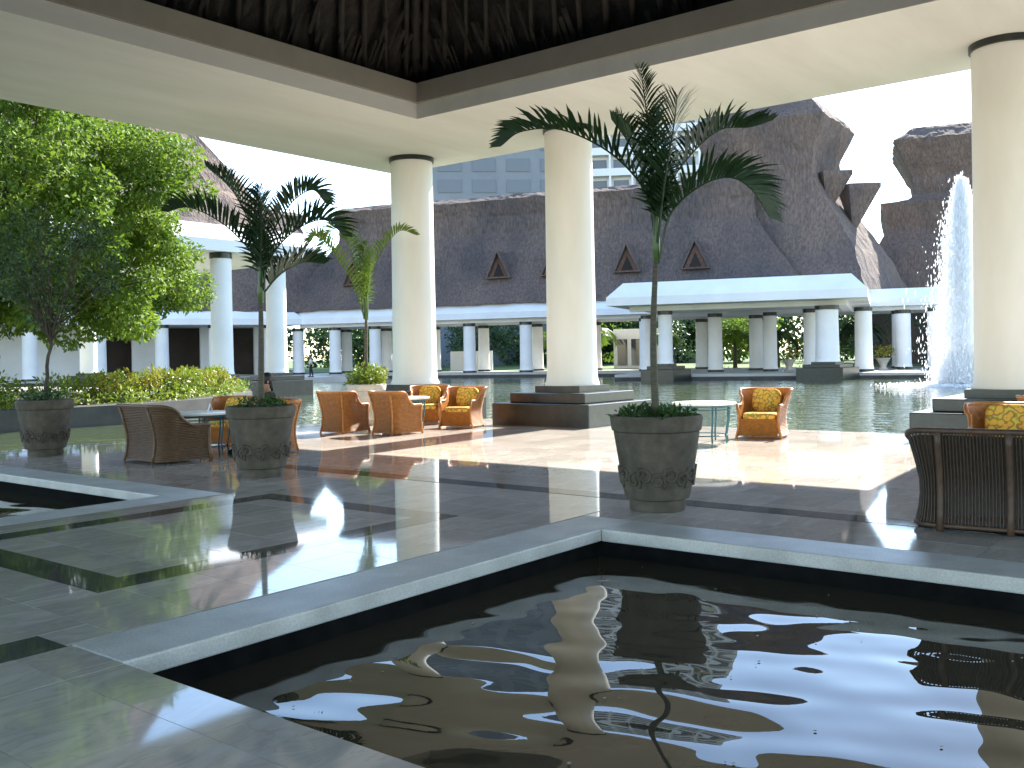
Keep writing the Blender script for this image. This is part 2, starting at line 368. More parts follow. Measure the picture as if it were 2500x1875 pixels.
for r in bands:
    MB().box(r[0] + .002, r[1] - .002, r[2] + .002, r[3] - .002, -0.013, 0.0).obj("dark_inlay_band", M_BAND, floor)
COLUMNS = [(18.6, 18.0), (18.6, 12.9), (18.6, 3.59)]
TS = 0.6
cells = []
holes = [P1, P2] + copings + lakecop + bands
for i in range(int((LOW) / TS) - 1, int(EX / TS) + 1):
    for j in range(int(LOW / TS) - 1, int(EY / TS) + 1):
        rs = [(max(i * TS, LOW), min((i + 1) * TS, EX), max(j * TS, LOW), min((j + 1) * TS, EY))]
        for h in holes: rs = sub_rect(rs, h)
        for r in rs:
            if r[1] - r[0] > 0.03 and r[3] - r[2] > 0.03: cells.append(r)
def vis_key(r):
    c = Vector(((r[0] + r[1]) / 2, (r[2] + r[3]) / 2, 0)); f = c.dot(FWD); q = c.dot(RGT)
    if f < 1.5 or abs(q / f) > 0.56: return 1e9 + c.length
    return f / math.sqrt((r[1] - r[0]) * (r[3] - r[2]))
cells.sort(key=vis_key)
rest = MB(); seen = {}
for i, r in enumerate(cells):
    wx, wy = r[1] - r[0] - .004, r[3] - r[2] - .004
    if i < 300:
        key = (round(wx, 3), round(wy, 3))
        if key not in seen: seen[key] = MB().box(-wx / 2, wx / 2, -wy / 2, wy / 2, -0.013, 0.0).mesh("tile", M_TILE)
        linkobj("tile", seen[key], floor, ((r[0] + r[1]) / 2, (r[2] + r[3]) / 2, random.uniform(-.0004, .0004)))
    else:
        rest.box(r[0] + .002, r[1] - .002, r[2] + .002, r[3] - .002, -0.013, 0.0)
o = rest.obj("tile", M_TILE, floor); o["kind"] = "stuff"; o["label"] = "rest of the polished beige marble floor tiles"

# ---- basins
def basin(rect, name, seedv, res, amp):
    x0, x1, y0, y1 = rect; zb = -0.25
    nx, ny = int((x1 - x0) / res), int((y1 - y0) / res)
    rs = np.random.default_rng(seedv)
    X, Y = np.meshgrid(np.linspace(x0, x1, nx + 1), np.linspace(y0, y1, ny + 1), indexing='ij')
    Z = np.zeros_like(X)
    for i in range(30):
        lam = rs.uniform(0.23, 0.90); a = rs.uniform(-0.9, 0.9) + (pi if rs.random() < .5 else 0)   # mostly across the view
        kx = 2 * pi / lam * cos(TH + a * 0.75); ky = 2 * pi / lam * sin(TH + a * 0.75)
        Z += amp * lam * rs.uniform(0.4, 1) * np.sin(kx * X + ky * Y + rs.uniform(0, 6.28))
    dist = np.minimum.reduce([X - x0, x1 - X, Y - y0, y1 - Y])
    Z = Z * np.clip(dist / 0.5, 0.25, 1)
    vs = np.stack([X, Y, Z + zb], -1).reshape(-1, 3).tolist()
    fs = []
    for i in range(nx):
        for j in range(ny):
            a = i * (ny + 1) + j; fs.append((a, a + ny + 1, a + ny + 2, a + 1))
    b = MB(); b.v = [tuple(v) for v in vs]; b.f = fs
    return structure(b.obj(name, M_POOLWATER, smooth=True))
basin((P1[0], P1[1], -3.0, P1[3]), "pool_water", 5, 0.035, 0.00135)
basin((-3.0, P2[1], P2[2], P2[3]), "pool_water", 8, 0.08, 0.0011)

# ==================================================================  THE NEAR PAVILION
pav = thing("pavilion", "open cream pavilion with round columns, wide flat beams and a dark thatched roof", "pavilion", (5.2, 5.2, 0))
PC = Vector((5.2, 5.2, 0))
def off(p): return (p[0] - 5.2, p[1] - 5.2) + tuple(p[2:])
OUT = 19.9 - 5.2; INX, INY = 15.6 - 5.2, 14.9 - 5.2; ZS = 6.9
def ring(b, xo, yo, xi, yi, z0, z1):
    """square ring between an outer and an inner rectangle (half sizes)"""
    b.box(xi, xo, -yo, yo, z0, z1); b.box(-xo, -xi, -yo, yo, z0, z1)
    b.box(-xi, xi, yi, yo, z0, z1); b.box(-xi, xi, -yo, -yi, z0, z1)
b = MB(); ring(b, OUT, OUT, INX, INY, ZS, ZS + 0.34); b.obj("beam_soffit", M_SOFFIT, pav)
b = MB(); ring(b, OUT - .03, OUT - .03, INX + .125, INY + .125, ZS + 0.342, ZS + .7); ring(b, OUT - .031, OUT - .031, OUT - 1.2, OUT - 1.2, ZS + .7, ZS + 1.3); b.obj("beam", M_WHITE, pav)
b = MB(); ring(b, INX + .12, INY + .12, INX - .06, INY - .06, ZS + 0.345, ZS + 0.78); b.obj("upper_fascia", M_FASC, pav)
# roof: four slopes of old thatch, seen from below
def rect_rings(levels, nper):
    """levels: (half_x, half_y, z). returns points of each perimeter, nper points a side"""
    R = []
    for hx, hy, z in levels:
        pts = []
        for k in range(nper): t = k / nper; pts.append((-hx + 2 * hx * t, -hy, z))
        for k in range(nper): t = k / nper; pts.append((hx, -hy + 2 * hy * t, z))
        for k in range(nper): t = k / nper; pts.append((hx - 2 * hx * t, hy, z))
        for k in range(nper): t = k / nper; pts.append((-hx, hy - 2 * hy * t, z))
        R.append(pts)
    return R
def loft(levels, nper, sub=4, amp=0.0, freq=0.6, cap=True, seed=0.0, ridged=0.0):
    lv = []
    for a, c in zip(levels[:-1], levels[1:]):
        for k in range(sub):
            t = k / sub; lv.append(tuple(a[i] + (c[i] - a[i]) * t for i in range(3)))
    lv.append(levels[-1])
    R = rect_rings(lv, nper); b = MB(); vs = []
    for ring_ in R:
        for p in ring_:
            if amp:
                q = Vector(p) * freq + Vector((seed, seed * 2, 0)); v = noise.noise_vector(q) * amp + noise.noise_vector(q * 3.1) * (amp * .5)
                vs.append((p[0] + v.x, p[1] + v.y, p[2] + v.z * .7))
            else: vs.append(p)
    n = nper * 4; fs = []
    for j in range(len(R) - 1):
        for k in range(n):
            k2 = (k + 1) % n; fs.append((j * n + k, j * n + k2, (j + 1) * n + k2, (j + 1) * n + k))
    if cap: fs.append(tuple((len(R) - 1) * n + k for k in range(n)))
    b.add(vs, fs); return b
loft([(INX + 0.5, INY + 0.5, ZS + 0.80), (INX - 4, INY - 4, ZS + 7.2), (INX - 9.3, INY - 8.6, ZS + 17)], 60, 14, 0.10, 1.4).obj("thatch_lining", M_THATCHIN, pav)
loft([(OUT - .2, OUT - .2, ZS + 1.25), (OUT - 5, OUT - 5, ZS + 8.4), (0.8, 0.8, ZS + 19)], 30, 8, 0.15, 0.6).obj("thatch_cover", M_THATCH, pav)
def rafter(fx, fy, r):
    """pole lying just under the thatch; fx, fy give its place round the square (-1..1, one of them is 1)"""
    pts = []
    for q in (0, .25, .5, .75, 1.0, 1.6):
        if q <= 1: hx, hy, z = INX + .5 - 4.5 * q, INY + .5 - 4.5 * q, ZS + .8 + 6.4 * q
        else: hx, hy, z = INX - 4 - 5.3 * (q - 1), INY - 4 - 4.6 * (q - 1), ZS + 7.2 + 9.8 * (q - 1)
        pts.append(Vector((fx * (hx - .14) + random.uniform(-.02, .02), fy * (hy - .14) + random.uniform(-.02, .02), z - .05)))
    MB().tube(pts, r, 6).obj("rafter", M_POLE, pav, smooth=True)
for k in range(33):
    t = -.97 + 1.94 * k / 32
    rafter(1, t, random.uniform(.045, .075)); rafter(t, 1, random.uniform(.045, .075))
rafter(1, 1, .11)
# hanging thatch bundles between the rafters
b = MB()
for k in range(1600):
    side = random.random() < .5; t = random.random(); s = random.uniform(-1, 1)
    if side: p = Vector((INX + .3 - 4.5 * t, (INY + .3 - 4.5 * t) * s, ZS + .95 + 6.4 * t)); d = Vector((.575, 0, -.818))
    else: p = Vector(((INX + .3 - 4.5 * t) * s, INY + .3 - 4.5 * t, ZS + .95 + 6.4 * t)); d = Vector((0, .575, -.818))
    L = min(random.uniform(.4, .9), 1.1 * t * 6 + .1); w_ = random.uniform(.02, .07)
    sd_ = Vector((0, 1, 0)) if side else Vector((1, 0, 0))
    inn = Vector((-1, 0, -.6)) if side else Vector((0, -1, -.6))
    p = p + inn * random.uniform(0.05, .14); e = p + d * L + inn * random.uniform(-.02, .06)
    b.add([p - sd_ * w_, p + sd_ * w_, e + sd_ * w_ * .7, e - sd_ * w_ * .7], [(0, 1, 2, 3)])
o = b.obj("thatch_bundle", M_THATCHIN, pav); o["kind"] = "stuff"

def column(parent, x, y, r=0.59, zb=0.88, zt=6.9, plinth=True, m=M_WHITE, z0=0.0, band=True, far=False, base=True):
    """round column > band, foot ring, base block, plinth steps; origin of parent subtracted by caller"""
    H_ = zt - zb; prof = [(r * 1.09, zb), (r * 1.09, zb + .05), (r * 1.03, zb + .11), (r, zb + .3)]
    for k in range(1, 9): t = k / 8; prof.append((r * (1 - .055 * t - .012 * sin(pi * t)), zb + .3 + (H_ - .45) * t))
    prof += [(r * .945, zt - .12)]
    n = 20 if far else 48
    c = MB().lathe(prof, n, cap=True).obj("column", m, parent, autos=40); c.location = (x, y, 0)
    rt = r * .945
    if band:
        bh = .27 if far else .118; MB().lathe([(rt * .98, zt - bh), (rt * 1.07, zt - bh + .003), (rt * 1.07, zt + .002), (rt, zt + .004)], n).obj("column_band", M_DARK, c, autos=40)
        if not far: MB().lathe([(rt * .99, zt - .0), (rt * 1.12, zt + .05), (rt * 1.5, zt + .1)], n, cap=False).obj("column_capital", m, c, autos=60)
    if base:
        q = r * 1.06
        if plinth:
            b = MB().box(-q, q, -q, q, zb - .15, zb - .002); b.obj("column_base", M_DARK, c)
            h1 = zb * .57
            for hw, za, zc_ in ((q + .72, z0, h1), (q + .42, h1 + .001, zb - .151)):
                s_ = MB().box(-hw, hw, -hw, hw, za, zc_).obj("plinth_step", M_DARK, c)
                bv = s_.modifiers.new("bevel", 'BEVEL'); bv.width = .02; bv.segments = 2
        else:
            MB().lathe([(r * 1.12, z0), (r * 1.12, zb - .002)], n).obj("column_base", M_DARK, c, autos=40)
    return c
for x, y in COLUMNS: column(pav, x - 5.2, y - 5.2, z0=-0.9, zt=ZS)

# ==================================================================  FAR BUILDINGS
def slab_run(name, parent, f0, n0, n1, s0, s1, zb, zf, zt, inset, m=M_FARWHITE):
    """eave slab: flat soffit, upright face, sloping upper face. f0(s,n,z) gives the place"""
    b = MB(); i = inset
    def ringp(ss0, ss1, a, c, z): return [f0(ss0, a, z), f0(ss1, a, z), f0(ss1, c, z), f0(ss0, c, z)]
    R = [ringp(s0, s1, n0, n1, zb), ringp(s0, s1, n0, n1, zf), ringp(s0 + i, s1 - i, n0 + i, n1 - i, zt)]
    vs = [p for r in R for p in r]
    fs = [(0, 1, 2, 3), (8, 11, 10, 9)]
    for j in range(2):
        for k in range(4): k2 = (k + 1) % 4; fs.append((j * 4 + k, (j + 1) * 4 + k, (j + 1) * 4 + k2, j * 4 + k2))
    b.add(vs, fs); return b.obj(name, m, parent)

wing = thing("colonnade_wing", "long white colonnade with a steep thatched roof along the far lake shore", "colonnade", tuple(A0))
def Bw(u, n, z=0.0): return UA * u + NA * n + Vector((0, 0, z))          # local to the wing
ZC = 4.85
slab_run("eave_slab", wing, Bw, -10.5, 1.0, -60, 24.0, ZC, 5.4, 6.2, 0.75)
b = MB()
for n_ in (-0.2, -6.9):
    b.hexa([Bw(-59, n_, ZC - .32), Bw(23, n_, ZC - .32), Bw(23, n_ + .5, ZC - .32), Bw(-59, n_ + .5, ZC - .32), Bw(-59, n_, ZC - .002), Bw(23, n_, ZC - .002), Bw(23, n_ + .5, ZC - .002), Bw(-59, n_ + .5, ZC - .002)])
b.obj("lintel", M_FARWHITE, wing)
front = [23.4, 19.3, 15.0, 10.4, 5.4, 0.0, -5.2, -10.7, -30.4, -36.0, -41.5, -47]
for u_ in front:
    p = Bw(u_, 0); column(wing, p.x, p.y, r=.56, zb=.28, zt=ZC - .33, plinth=False, m=M_FARWHITE, z0=-.9, far=True)
for u_ in [22.0, 17.4, 12.0, 6.8, 1.3, -4.4, -9.4, -14.2, -19.1, -24.2, -30.5, -36, -41.5]:
    p = Bw(u_, -6.65); column(wing, p.x, p.y, r=.56, zb=.28, zt=ZC - .33, plinth=False, m=M_FARWHITE, z0=.1, far=True)
def frame_mat(o_):   # place a loft built in (u, n) axes
    M = Matrix(((UA.x, NA.x, 0, 0), (UA.y, NA.y, 0, 0), (0, 0, 1, 0), (0, 0, 0, 1)))
    return M
def roof_obj(name, parent, levels, centre_u, centre_n, nper, sub, amp, freq, seed, rot=None):
    o = loft(levels, nper, sub, amp, freq, True, seed).obj(name, M_THATCH, parent)
    M = Matrix(((UA.x, -NA.x, 0, 0), (UA.y, -NA.y, 0, 0), (0, 0, 1, 0), (0, 0, 0, 1))) if rot is None else rot
    p = Bw(centre_u, centre_n)
    o.matrix_local = Matrix.Translation(p) @ M
    return o
# main roof: level = (half length, half depth, z)
RU0, RU1 = -24.0, 25.5; HL = (RU1 - RU0) / 2; CU = (RU0 + RU1) / 2
roof_obj("thatched_roof", wing, [(HL, 5.6, 6.15), (HL - 2.4, 3.1, 9.6), (HL - 4.6, 1.35, 13.0), (HL - 4.7, 1.15, 14.6), (HL - 4.0, 1.5, 16.0), (HL - 5.0, .7, 16.5)], CU, -4.9, 110, 5, .16, .8, 3.0)
# tall flared tower over the right part of the roof
roof_obj("thatched_tower", wing, [(9.8, 8.6, 6.1), (8.5, 6.2, 9.5), (6.9, 5.0, 12.2), (5.2, 4.2, 14.8), (4.5, 3.9, 16.6), (4.75, 4.1, 18.4), (5.8, 5.0, 21.0), (5.3, 4.5, 21.7), (3.6, 2.9, 23.4), (.3, .3, 24.6)], -20.4, -9.2, 44, 6, .15, .9, 9.0, Matrix.Rotation(radians(-13), 4, 'Z') @ Matrix(((UA.x, -NA.x, 0, 0), (UA.y, -NA.y, 0, 0), (0, 0, 1, 0), (0, 0, 0, 1))))

def prow(parent, c, out, wid, h, depth, name="flared_dormer"):
    """small flared dormer: wide at its straight top, running to a point below, boarded underneath"""
    out = out.normalized(); side = Vector((-out.y, out.x, 0))
    T0 = c + side * wid; T1 = c - side * wid; tip = c + out * depth
    back = c - out * (depth * .8); low = c - out * .35 + Vector((0, 0, -h))
    b = MB().add([T0, T1, tip, back, low, T0 + Vector((0, 0, -.35)), T1 + Vector((0, 0, -.35)), tip + Vector((0, 0, -.35))],
                 [(0, 2, 7, 5), (2, 1, 6, 7), (0, 3, 1, 2), (5, 7, 4), (7, 6, 4), (0, 5, 4, 3), (3, 4, 6, 1)])
    return b.obj(name, M_THATCH, parent)
prow(wing, Bw(-25.3, -6.6, 16.6), -UA + NA * .35, 1.5, 3.6, 1.9)
prow(wing, Bw(-27.3, -7.4, 15.5), -UA + NA * .35, 1.5, 4.2, 2.1)
def vent(parent, p, out, up, w_, h_):
    """triangular roof vent: boarded hood with a flat dark triangle for its shaded opening"""
    side = Vector((-out.y, out.x, 0)).normalized(); d = 1.0
    a, c, t = p + side * w_, p - side * w_, p + Vector((0, 0, h_))
    fr = out * d
    hood = MB().add([a + fr, c + fr, t + fr * 1.15, a - fr, c - fr, t - fr, a + fr + Vector((0, 0, .0)) * 0],
                    [(0, 2, 5, 3), (2, 1, 4, 5), (0, 3, 4, 1)]).obj("roof_vent", M_THATCH, parent)
    hood.modifiers.new("solid", 'SOLIDIFY').thickness = .18
    q = p + out * .72
    MB().add([q + side * (w_ * .93), q - side * (w_ * .93), q + Vector((0, 0, h_ * .93)), q + side * (w_ * .45) + out * .03 + Vector((0, 0, .12)), q - side * (w_ * .45) + out * .03 + Vector((0, 0, .12)), q + out * .03 + Vector((0, 0, h_ * .55))],
             [(0, 1, 2)]).obj("vent_board", M_BOARD, hood)
    MB().add([q + side * (w_ * .5) + out * .04 + Vector((0, 0, .1)), q - side * (w_ * .5) + out * .04 + Vector((0, 0, .1)), q + out * .04 + Vector((0, 0, h_ * .6))], [(0, 1, 2)]).obj("vent_shade_panel", M_VENT, hood)  # dark triangle laid over the board in place of a shaded hole
for u_ in (17.6, 11.0, 2.8, -2.4, -9.0, -14.8):
    vent(wing, Bw(u_, -1.55, 8.6), NA, None, 1.05, 2.2)

# projecting lake pavilion of the far wing
lp = thing("lake_pavilion", "white flat-eaved pavilion projecting over the water from the far colonnade", "pavilion", tuple(A0))
slab_run("eave_slab", lp, Bw, 1.4, 16.6, -28.4, -11.9, ZC - .05, 5.35, 6.35, 0.95)
b = MB(); b.hexa([Bw(-27, 14.0, ZC - .4), Bw(-13, 14.0, ZC - .4), Bw(-13, 14.6, ZC - .4), Bw(-27, 14.0 + .6, ZC - .4), Bw(-27, 14.0, ZC - .052), Bw(-13, 14.0, ZC - .052), Bw(-13, 14.6, ZC - .052), Bw(-27, 14.6, ZC - .052)])
b.hexa([Bw(-27.1, 2, ZC - .4), Bw(-26.5, 2, ZC - .4), Bw(-26.5, 13.9, ZC - .4), Bw(-27.1, 13.9, ZC - .4), Bw(-27.1, 2, ZC - .052), Bw(-26.5, 2, ZC - .052), Bw(-26.5, 13.9, ZC - .052), Bw(-27.1, 13.9, ZC - .052)])
b.obj("lintel", M_FARWHITE, lp)
for (u_, n_, r_, pl) in [(-15.4, 14.3, .5, True), (-25.9, 14.6, .74, True), (-12.6, 7.5, .52, False), (-17.6, 7.1, .54, False), (-21.5, 6.5, .5, False), (-24.6, 10.2, .5, False), (-28.0, 10.2, .58, False), (-19.9, 1.6, .55, False), (-30.6, 3.2, .56, False), (-32.6, 6.0, .5, False)]:
    p = Bw(u_, n_); column(lp, p.x, p.y, r=r_, zb=.85 if pl else .28, zt=ZC - .41, plinth=pl, m=M_FARWHITE, z0=-.9 if pl else .1, far=True)
def quadbox(f0, s0, s1, n0, n1, z0, z1): return [f0(s0, n0, z0), f0(s1, n0, z0), f0(s1, n1, z0), f0(s0, n1, z0), f0(s0, n0, z1), f0(s1, n0, z1), f0(s1, n1, z1), f0(s0, n1, z1)]
b = MB(); b.hexa(quadbox(B, -140, 24, -9.2, .75, -1.3, .1)); b.hexa(quadbox(B, -34, -11.5, .751, 13.2, -1.3, .102)); b.hexa(quadbox(BB, -1, 140, -8.2, .8, -1.3, .098))
structure(b.obj("far_deck", M_DECK))
b = MB(); b.hexa(quadbox(B, -140, 24, .76, .80, -1.3, -.08)); b.hexa(quadbox(B, -34, -11.5, 13.21, 13.25, -1.3, -.08)); b.hexa(quadbox(BB, 0, 140, .81, .85, -1.3, -.08))
structure(b.obj("water_line", M_WALLDARK))

# second thatched hall behind, on the right
hall = thing("thatched_hall", "dark thatched hall with a flared crown behind the fountain", "building", tuple(A0))
roof_obj("thatched_roof", hall, [(10.5, 10.5, 6), (8.6, 8.6, 11.0), (7.2, 7.2, 13.3), (7.8, 7.8, 16.0), (5.3, 5.3, 16.5), (4.4, 4.4, 17.3), (4.7, 4.7, 19), (6.5, 6.5, 22.4), (4.6, 4.6, 23.8), (1.5, 1.5, 24.6)], -37.0, -30.6, 44, 6, .15, .9, 21.0)
b = MB(); b.hexa(quadbox(Bw, -46, -28, -39.5, -22, .1, 6.1)); b.obj("wall", M_DARKROOM, hall)

# second far wing, on the left
wing2 = thing("colonnade_wing", "short white colonnade with dark doorways behind the hedge and the tree", "colonnade", tuple(CB))
def BBw(s, n, z=0.0): return DB * s + NB * n + Vector((0, 0, z))
slab_run("eave_slab", wing2, BBw, -9.5, 1.0, 0.3, 70, ZC - .004, 5.4, 6.2, 0.75)
for s_ in (3.2, 8.3, 13.0, 18.2, 23.6, 29, 34.5, 40, 45.5):
    p = BBw(s_, 0); column(wing2, p.x, p.y, r=.62, zb=.28, zt=ZC - .02, plinth=False, m=M_FARWHITE, z0=-.9, far=True)
x0 = 1.0
for (a, c) in ((.8, 3.4), (6.4, 8.6), (12.4, 14.8), (18.8, 27.0), (30, 33.5), (37, 70)): MB().hexa(quadbox(BBw, a, c, -5.6, -5.2, .1, ZC - .006)).obj("wall", M_FARWHITE, wing2)
b = MB(); b.hexa(quadbox(BBw, .8, 70, -9.2, -8.9, .1, ZC - .006)); b.obj("back_wall", M_DARKROOM, wing2)
M2 = Matrix(((DB.x, -NB.x, 0, 0), (DB.y, -NB.y, 0, 0), (0, 0, 1, 0), (0, 0, 0, 1)))
o = loft([(36, 5.0, 6.1), (34, 3.2, 9.6), (32, 1.5, 13.2), (31.5, 1.3, 14.6), (32, 1.6, 15.8), (31, .7, 16.2)], 90, 5, .16, .8, True, 5.0).obj("thatched_roof", M_THATCH, wing2)
o.matrix_local = Matrix.Translation(BBw(30.5, -4.6)) @ M2

# pavilion standing in the lake on the left
lpv = thing("pavilion", "pavilion in the lake with tall white columns and a steep brown thatched roof", "pavilion", (21.3, 52.8, 0))
def L2(x, y, z=0.0): return Vector((x, y, z))
slab_run("eave_slab", lpv, L2, -13, 13, -13.2, 12.9, 6.88, 7.45, 8.25, .7)
for x, y in ((7.1, -12.2), (10.5, -12.1), (-9, -12.2), (11, 8)): column(lpv, x, y, r=.54, zb=.9, zt=6.86, m=M_FARWHITE, z0=-.9, far=True)
o = loft([(12.4, 12.4, 8.15), (10.4, 10.4, 10.3), (8.3, 8.3, 13.7), (5.4, 5.4, 19.5), (3.2, 3.2, 26), (2.6, 2.6, 30), (.4, .4, 32)], 60, 7, .17, .8, True, 13.0).obj("thatched_roof", M_THATCH, lpv)
MB().box(-12, 9.6, -10.6, 12, -1.3, .05).obj("floor_slab", M_DECK, lpv)

# hotel blocks far behind
def hotel(name, label, c, rz, wx, wy, h, m, cols, floors, balcony):
    t = thing(name, label, "building", (c[0], c[1], 0), rz)
    MB().box(-wx / 2, wx / 2, -wy / 2, wy / 2, 0.05, h).obj("wall", m, t)
    fh = h / floors; cw = wx / cols
    wm = MB().box(-cw * .34, cw * .34, -.12, .06, 0, fh * .62).mesh("window", M_HGLASS)
    bm = MB(); bm.box(-cw * .48, cw * .48, -1.5, .0, 0, .25); bm.box(-cw * .48, cw * .48, -1.5, -1.38, .25, 1.15); bm = bm.mesh("balcony", m)
    pm = MB().box(-.16, .16, -1.5, 0, 0, fh).mesh("pier", m)
    for i in range(cols):
        for j in range(3, floors):
            x = -wx / 2 + cw * (i + .5); z = fh * j + fh * .22
            linkobj("window", wm, t, (x, -wy / 2, z))
            if balcony: linkobj("balcony", bm, t, (x, -wy / 2 - .001, fh * j)); linkobj("pier", pm, t, (x - cw / 2, -wy / 2 - .002, fh * j))
    return t
RZ = math.atan2(RGT.y, RGT.x)
hotel("hotel_block", "plain grey concrete hotel block behind the long thatched ridge", (118, 99), RZ + .1, 26, 16, 48, M_CONC, 5, 15, False)
hotel("hotel_block", "white hotel block with balconies beside the flared thatched tower", (138, 81), RZ - .12, 24, 16, 52, M_HOTELW, 7, 16, True)

# ==================================================================  LEAVES, TREES, HEDGES
def leaf_cloud(clumps, size, per, seed, flat=0.5, aspect=.5, droop=0.0):
    """clumps: (x,y,z,radius[,sy]) ; returns one mesh builder of small folded leaves on the clump shells"""
    rs = np.random.default_rng(seed); V = []; F = []
    for (cx, cy, cz, r) in clumps:
        n = int(per * (r ** 2)); d = rs.normal(size=(n, 3)); d /= np.linalg.norm(d, axis=1)[:, None]
        rad = r * (rs.uniform(.25, 1, n) ** .45); P = np.array([cx, cy, cz]) + d * rad[:, None] * np.array([1, 1, .8])
        # leaf axis: outward and downward, normal: up-ish
        ax = d * .7 + rs.normal(size=(n, 3)) * .6; ax[:, 2] -= droop; ax /= np.linalg.norm(ax, axis=1)[:, None]
        nm = d * .6 + np.array([0, 0, flat]) + rs.normal(size=(n, 3)) * .45
        sd_ = np.cross(ax, nm); sd_ /= (np.linalg.norm(sd_, axis=1)[:, None] + 1e-9)
        nn = np.cross(sd_, ax); L = size * rs.uniform(.6, 1.25, n)[:, None]; W = L * aspect
        a = P; bq = P + ax * L * .5 + sd_ * W * .5 + nn * L * .06; c = P + ax * L; e = P + ax * L * .5 - sd_ * W * .5 + nn * L * .06
        o0 = len(V); V.extend(np.stack([a, bq, c, e], 1).reshape(-1, 3).tolist())
        F.extend([(o0 + 4 * i, o0 + 4 * i + 1, o0 + 4 * i + 2, o0 + 4 * i + 3) for i in range(n)])
    b = MB(); b.v = [tuple(v) for v in V]; b.f = F; return b
def branch_path(p0, p1, n=6, wob=.15):
    p0, p1 = Vector(p0), Vector(p1); out = []
    for k in range(n + 1):
        t = k / n; q = p0.lerp(p1, t)
        if 0 < k < n: q += Vector((random.uniform(-wob, wob), random.uniform(-wob, wob), random.uniform(-wob, wob) * .6)) * (p1 - p0).length * .2
        out.append(q)
    return out
def taper(r0, r1, n): return [r0 + (r1 - r0) * k / n for k in range(n + 1)]
def broad_tree(name, label, loc, h_trunk, crown, nclump, clump_r, leaf, per, m, r0, seed, group=None, keep=None, flat=.5, droop=.1):
    random.seed(seed); t = thing(name, label, "tree", loc, 0, group)
    cx, cy, cz, rx, ry, rz_ = crown; cl = []; tries = 0
    while len(cl) < nclump and tries < 20000:
        tries += 1
        d = Vector((random.gauss(0, 1), random.gauss(0, 1), random.gauss(0, 1))).normalized() * (random.uniform(.18, 1) ** .5)
        p = (cx + d.x * rx, cy + d.y * ry, cz + d.z * rz_)
        if keep and not keep(p): continue
        cl.append((*p, clump_r * random.uniform(.6, 1.25)))
    b = MB(); top = Vector((random.uniform(-.2, .2), random.uniform(-.2, .2), h_trunk)); b.tube(branch_path((0, 0, -.15), top, 8, .12), taper(r0, r0 * .7, 8), 10)
    b.obj("trunk", M_BARK, t, smooth=True)
    b = MB()
    for c in cl[:: max(1, len(cl) // 34)]:
        mid = top.lerp(Vector(c[:3]), .5) + Vector((0, 0, -.1)); pts = branch_path(top - Vector((0, 0, random.uniform(0, h_trunk * .25))), mid, 3, .2)[:-1] + branch_path(mid, c[:3], 4, .2)
        b.tube(pts, taper(r0 * .42, r0 * .07, len(pts) - 1), 6)
    b.obj("branch", M_BARK, t, smooth=True)
    leaf_cloud(cl, leaf, per, seed, flat, .5, droop).obj("crown", m, t)
    return t
# big sunlit ficus on the planted island
broad_tree("ficus_tree", "large sunlit ficus tree with bright green crown standing behind the hedge", (13.4, 31.0, .3), 3.2,
           (1.1, -.2, 6.0, 6.1, 4.4, 5.0), 250, .80, .19, 820, M_LEAF, .24, 21, droop=.3, keep=lambda p: p[2] > 2.7 - .12 * p[0])
broad_tree("ficus_tree", "second dense green tree whose crown fills the gap above the left pot", (9.6, 33.5, .3), 3.4, (-1.0, 0, 6.9, 4.4, 4.0, 4.4), 100, .9, .22, 380, M_LEAF, .22, 35, droop=.2, keep=lambda p: p[2] > 3.8)

# island with hedge
isl = [(-14, 28.0), (16.0, 27.4), (20.3, 29.0), (24.2, 32.6), (26.2, 35.6), (24, 37.5), (-14, 36.5)]
k = len(isl); b = MB(); b.add([(x, y, -1.3) for x, y in isl] + [(x, y, .3) for x, y in isl], [tuple(range(k - 1, -1, -1)), tuple(range(k, 2 * k))] + [(i, (i + 1) % k, k + (i + 1) % k, k + i) for i in range(k)])
structure(b.obj("island_bank", M_WALLDARK))
def hedge(name, label, path, wid, z0, z1, r, leaf, per, m, seed, spacing=.45):
    random.seed(seed); cl = []
    for (a, c) in zip(path[:-1], path[1:]):
        L = math.hypot(c[0] - a[0], c[1] - a[1]); n = int(L / spacing)
        for i in range(n):
            t = i / n; x = a[0] + (c[0] - a[0]) * t; y = a[1] + (c[1] - a[1]) * t
            for q in range(int((z1 - z0) / .4) + 1):
                for s_ in (-1, 0, 1):
                    if random.random() < .85: cl.append((x + random.uniform(-.2, .2) + s_ * wid * .35 * .6, y + s_ * wid * .35 + random.uniform(-.15, .15), z0 + .2 + q * .4 + random.uniform(-.1, .14), r * random.uniform(.7, 1.2)))
    o = leaf_cloud(cl, leaf, per, seed, .6, .45).obj(name, m); return o
o = hedge("hedge", "clipped yellow-green hedge in front of the white colonnade", [(-4, 29.9), (15.5, 29.4)], 1.3, .3, 1.0, .36, .15, 520, M_HEDGE, 3); tag(o, "clipped yellow-green hedge along the island under the big tree", "hedge")
o = hedge("hedge", "", [(15.5, 29.6), (19.6, 30.3), (22.4, 32.6), (24.6, 35.2)], 1.5, .3, 1.05, .38, .18, 480, M_HEDGE, 4); tag(o, "yellow-green hedge with mixed leaves at the end of the island", "hedge")
random.seed(7)
for i in range(9):
    t = i / 8; x = 16.2 + 6.8 * t + random.uniform(-.2, .2); y = 29.3 + 3.6 * t * t + random.uniform(-.2, .3)
    cl = [(random.uniform(-.25, .25), random.uniform(-.25, .25), .55 + random.uniform(-.1, .35), .26) for q in range(5)]
    o = leaf_cloud(cl, .2, 420, 60 + i, .5, .35).obj("croton_shrub", M_CROTON, loc=(x, y, .3)); tag(o, "orange and yellow croton shrub growing in the hedge", "shrub", "croton shrubs in the hedge")
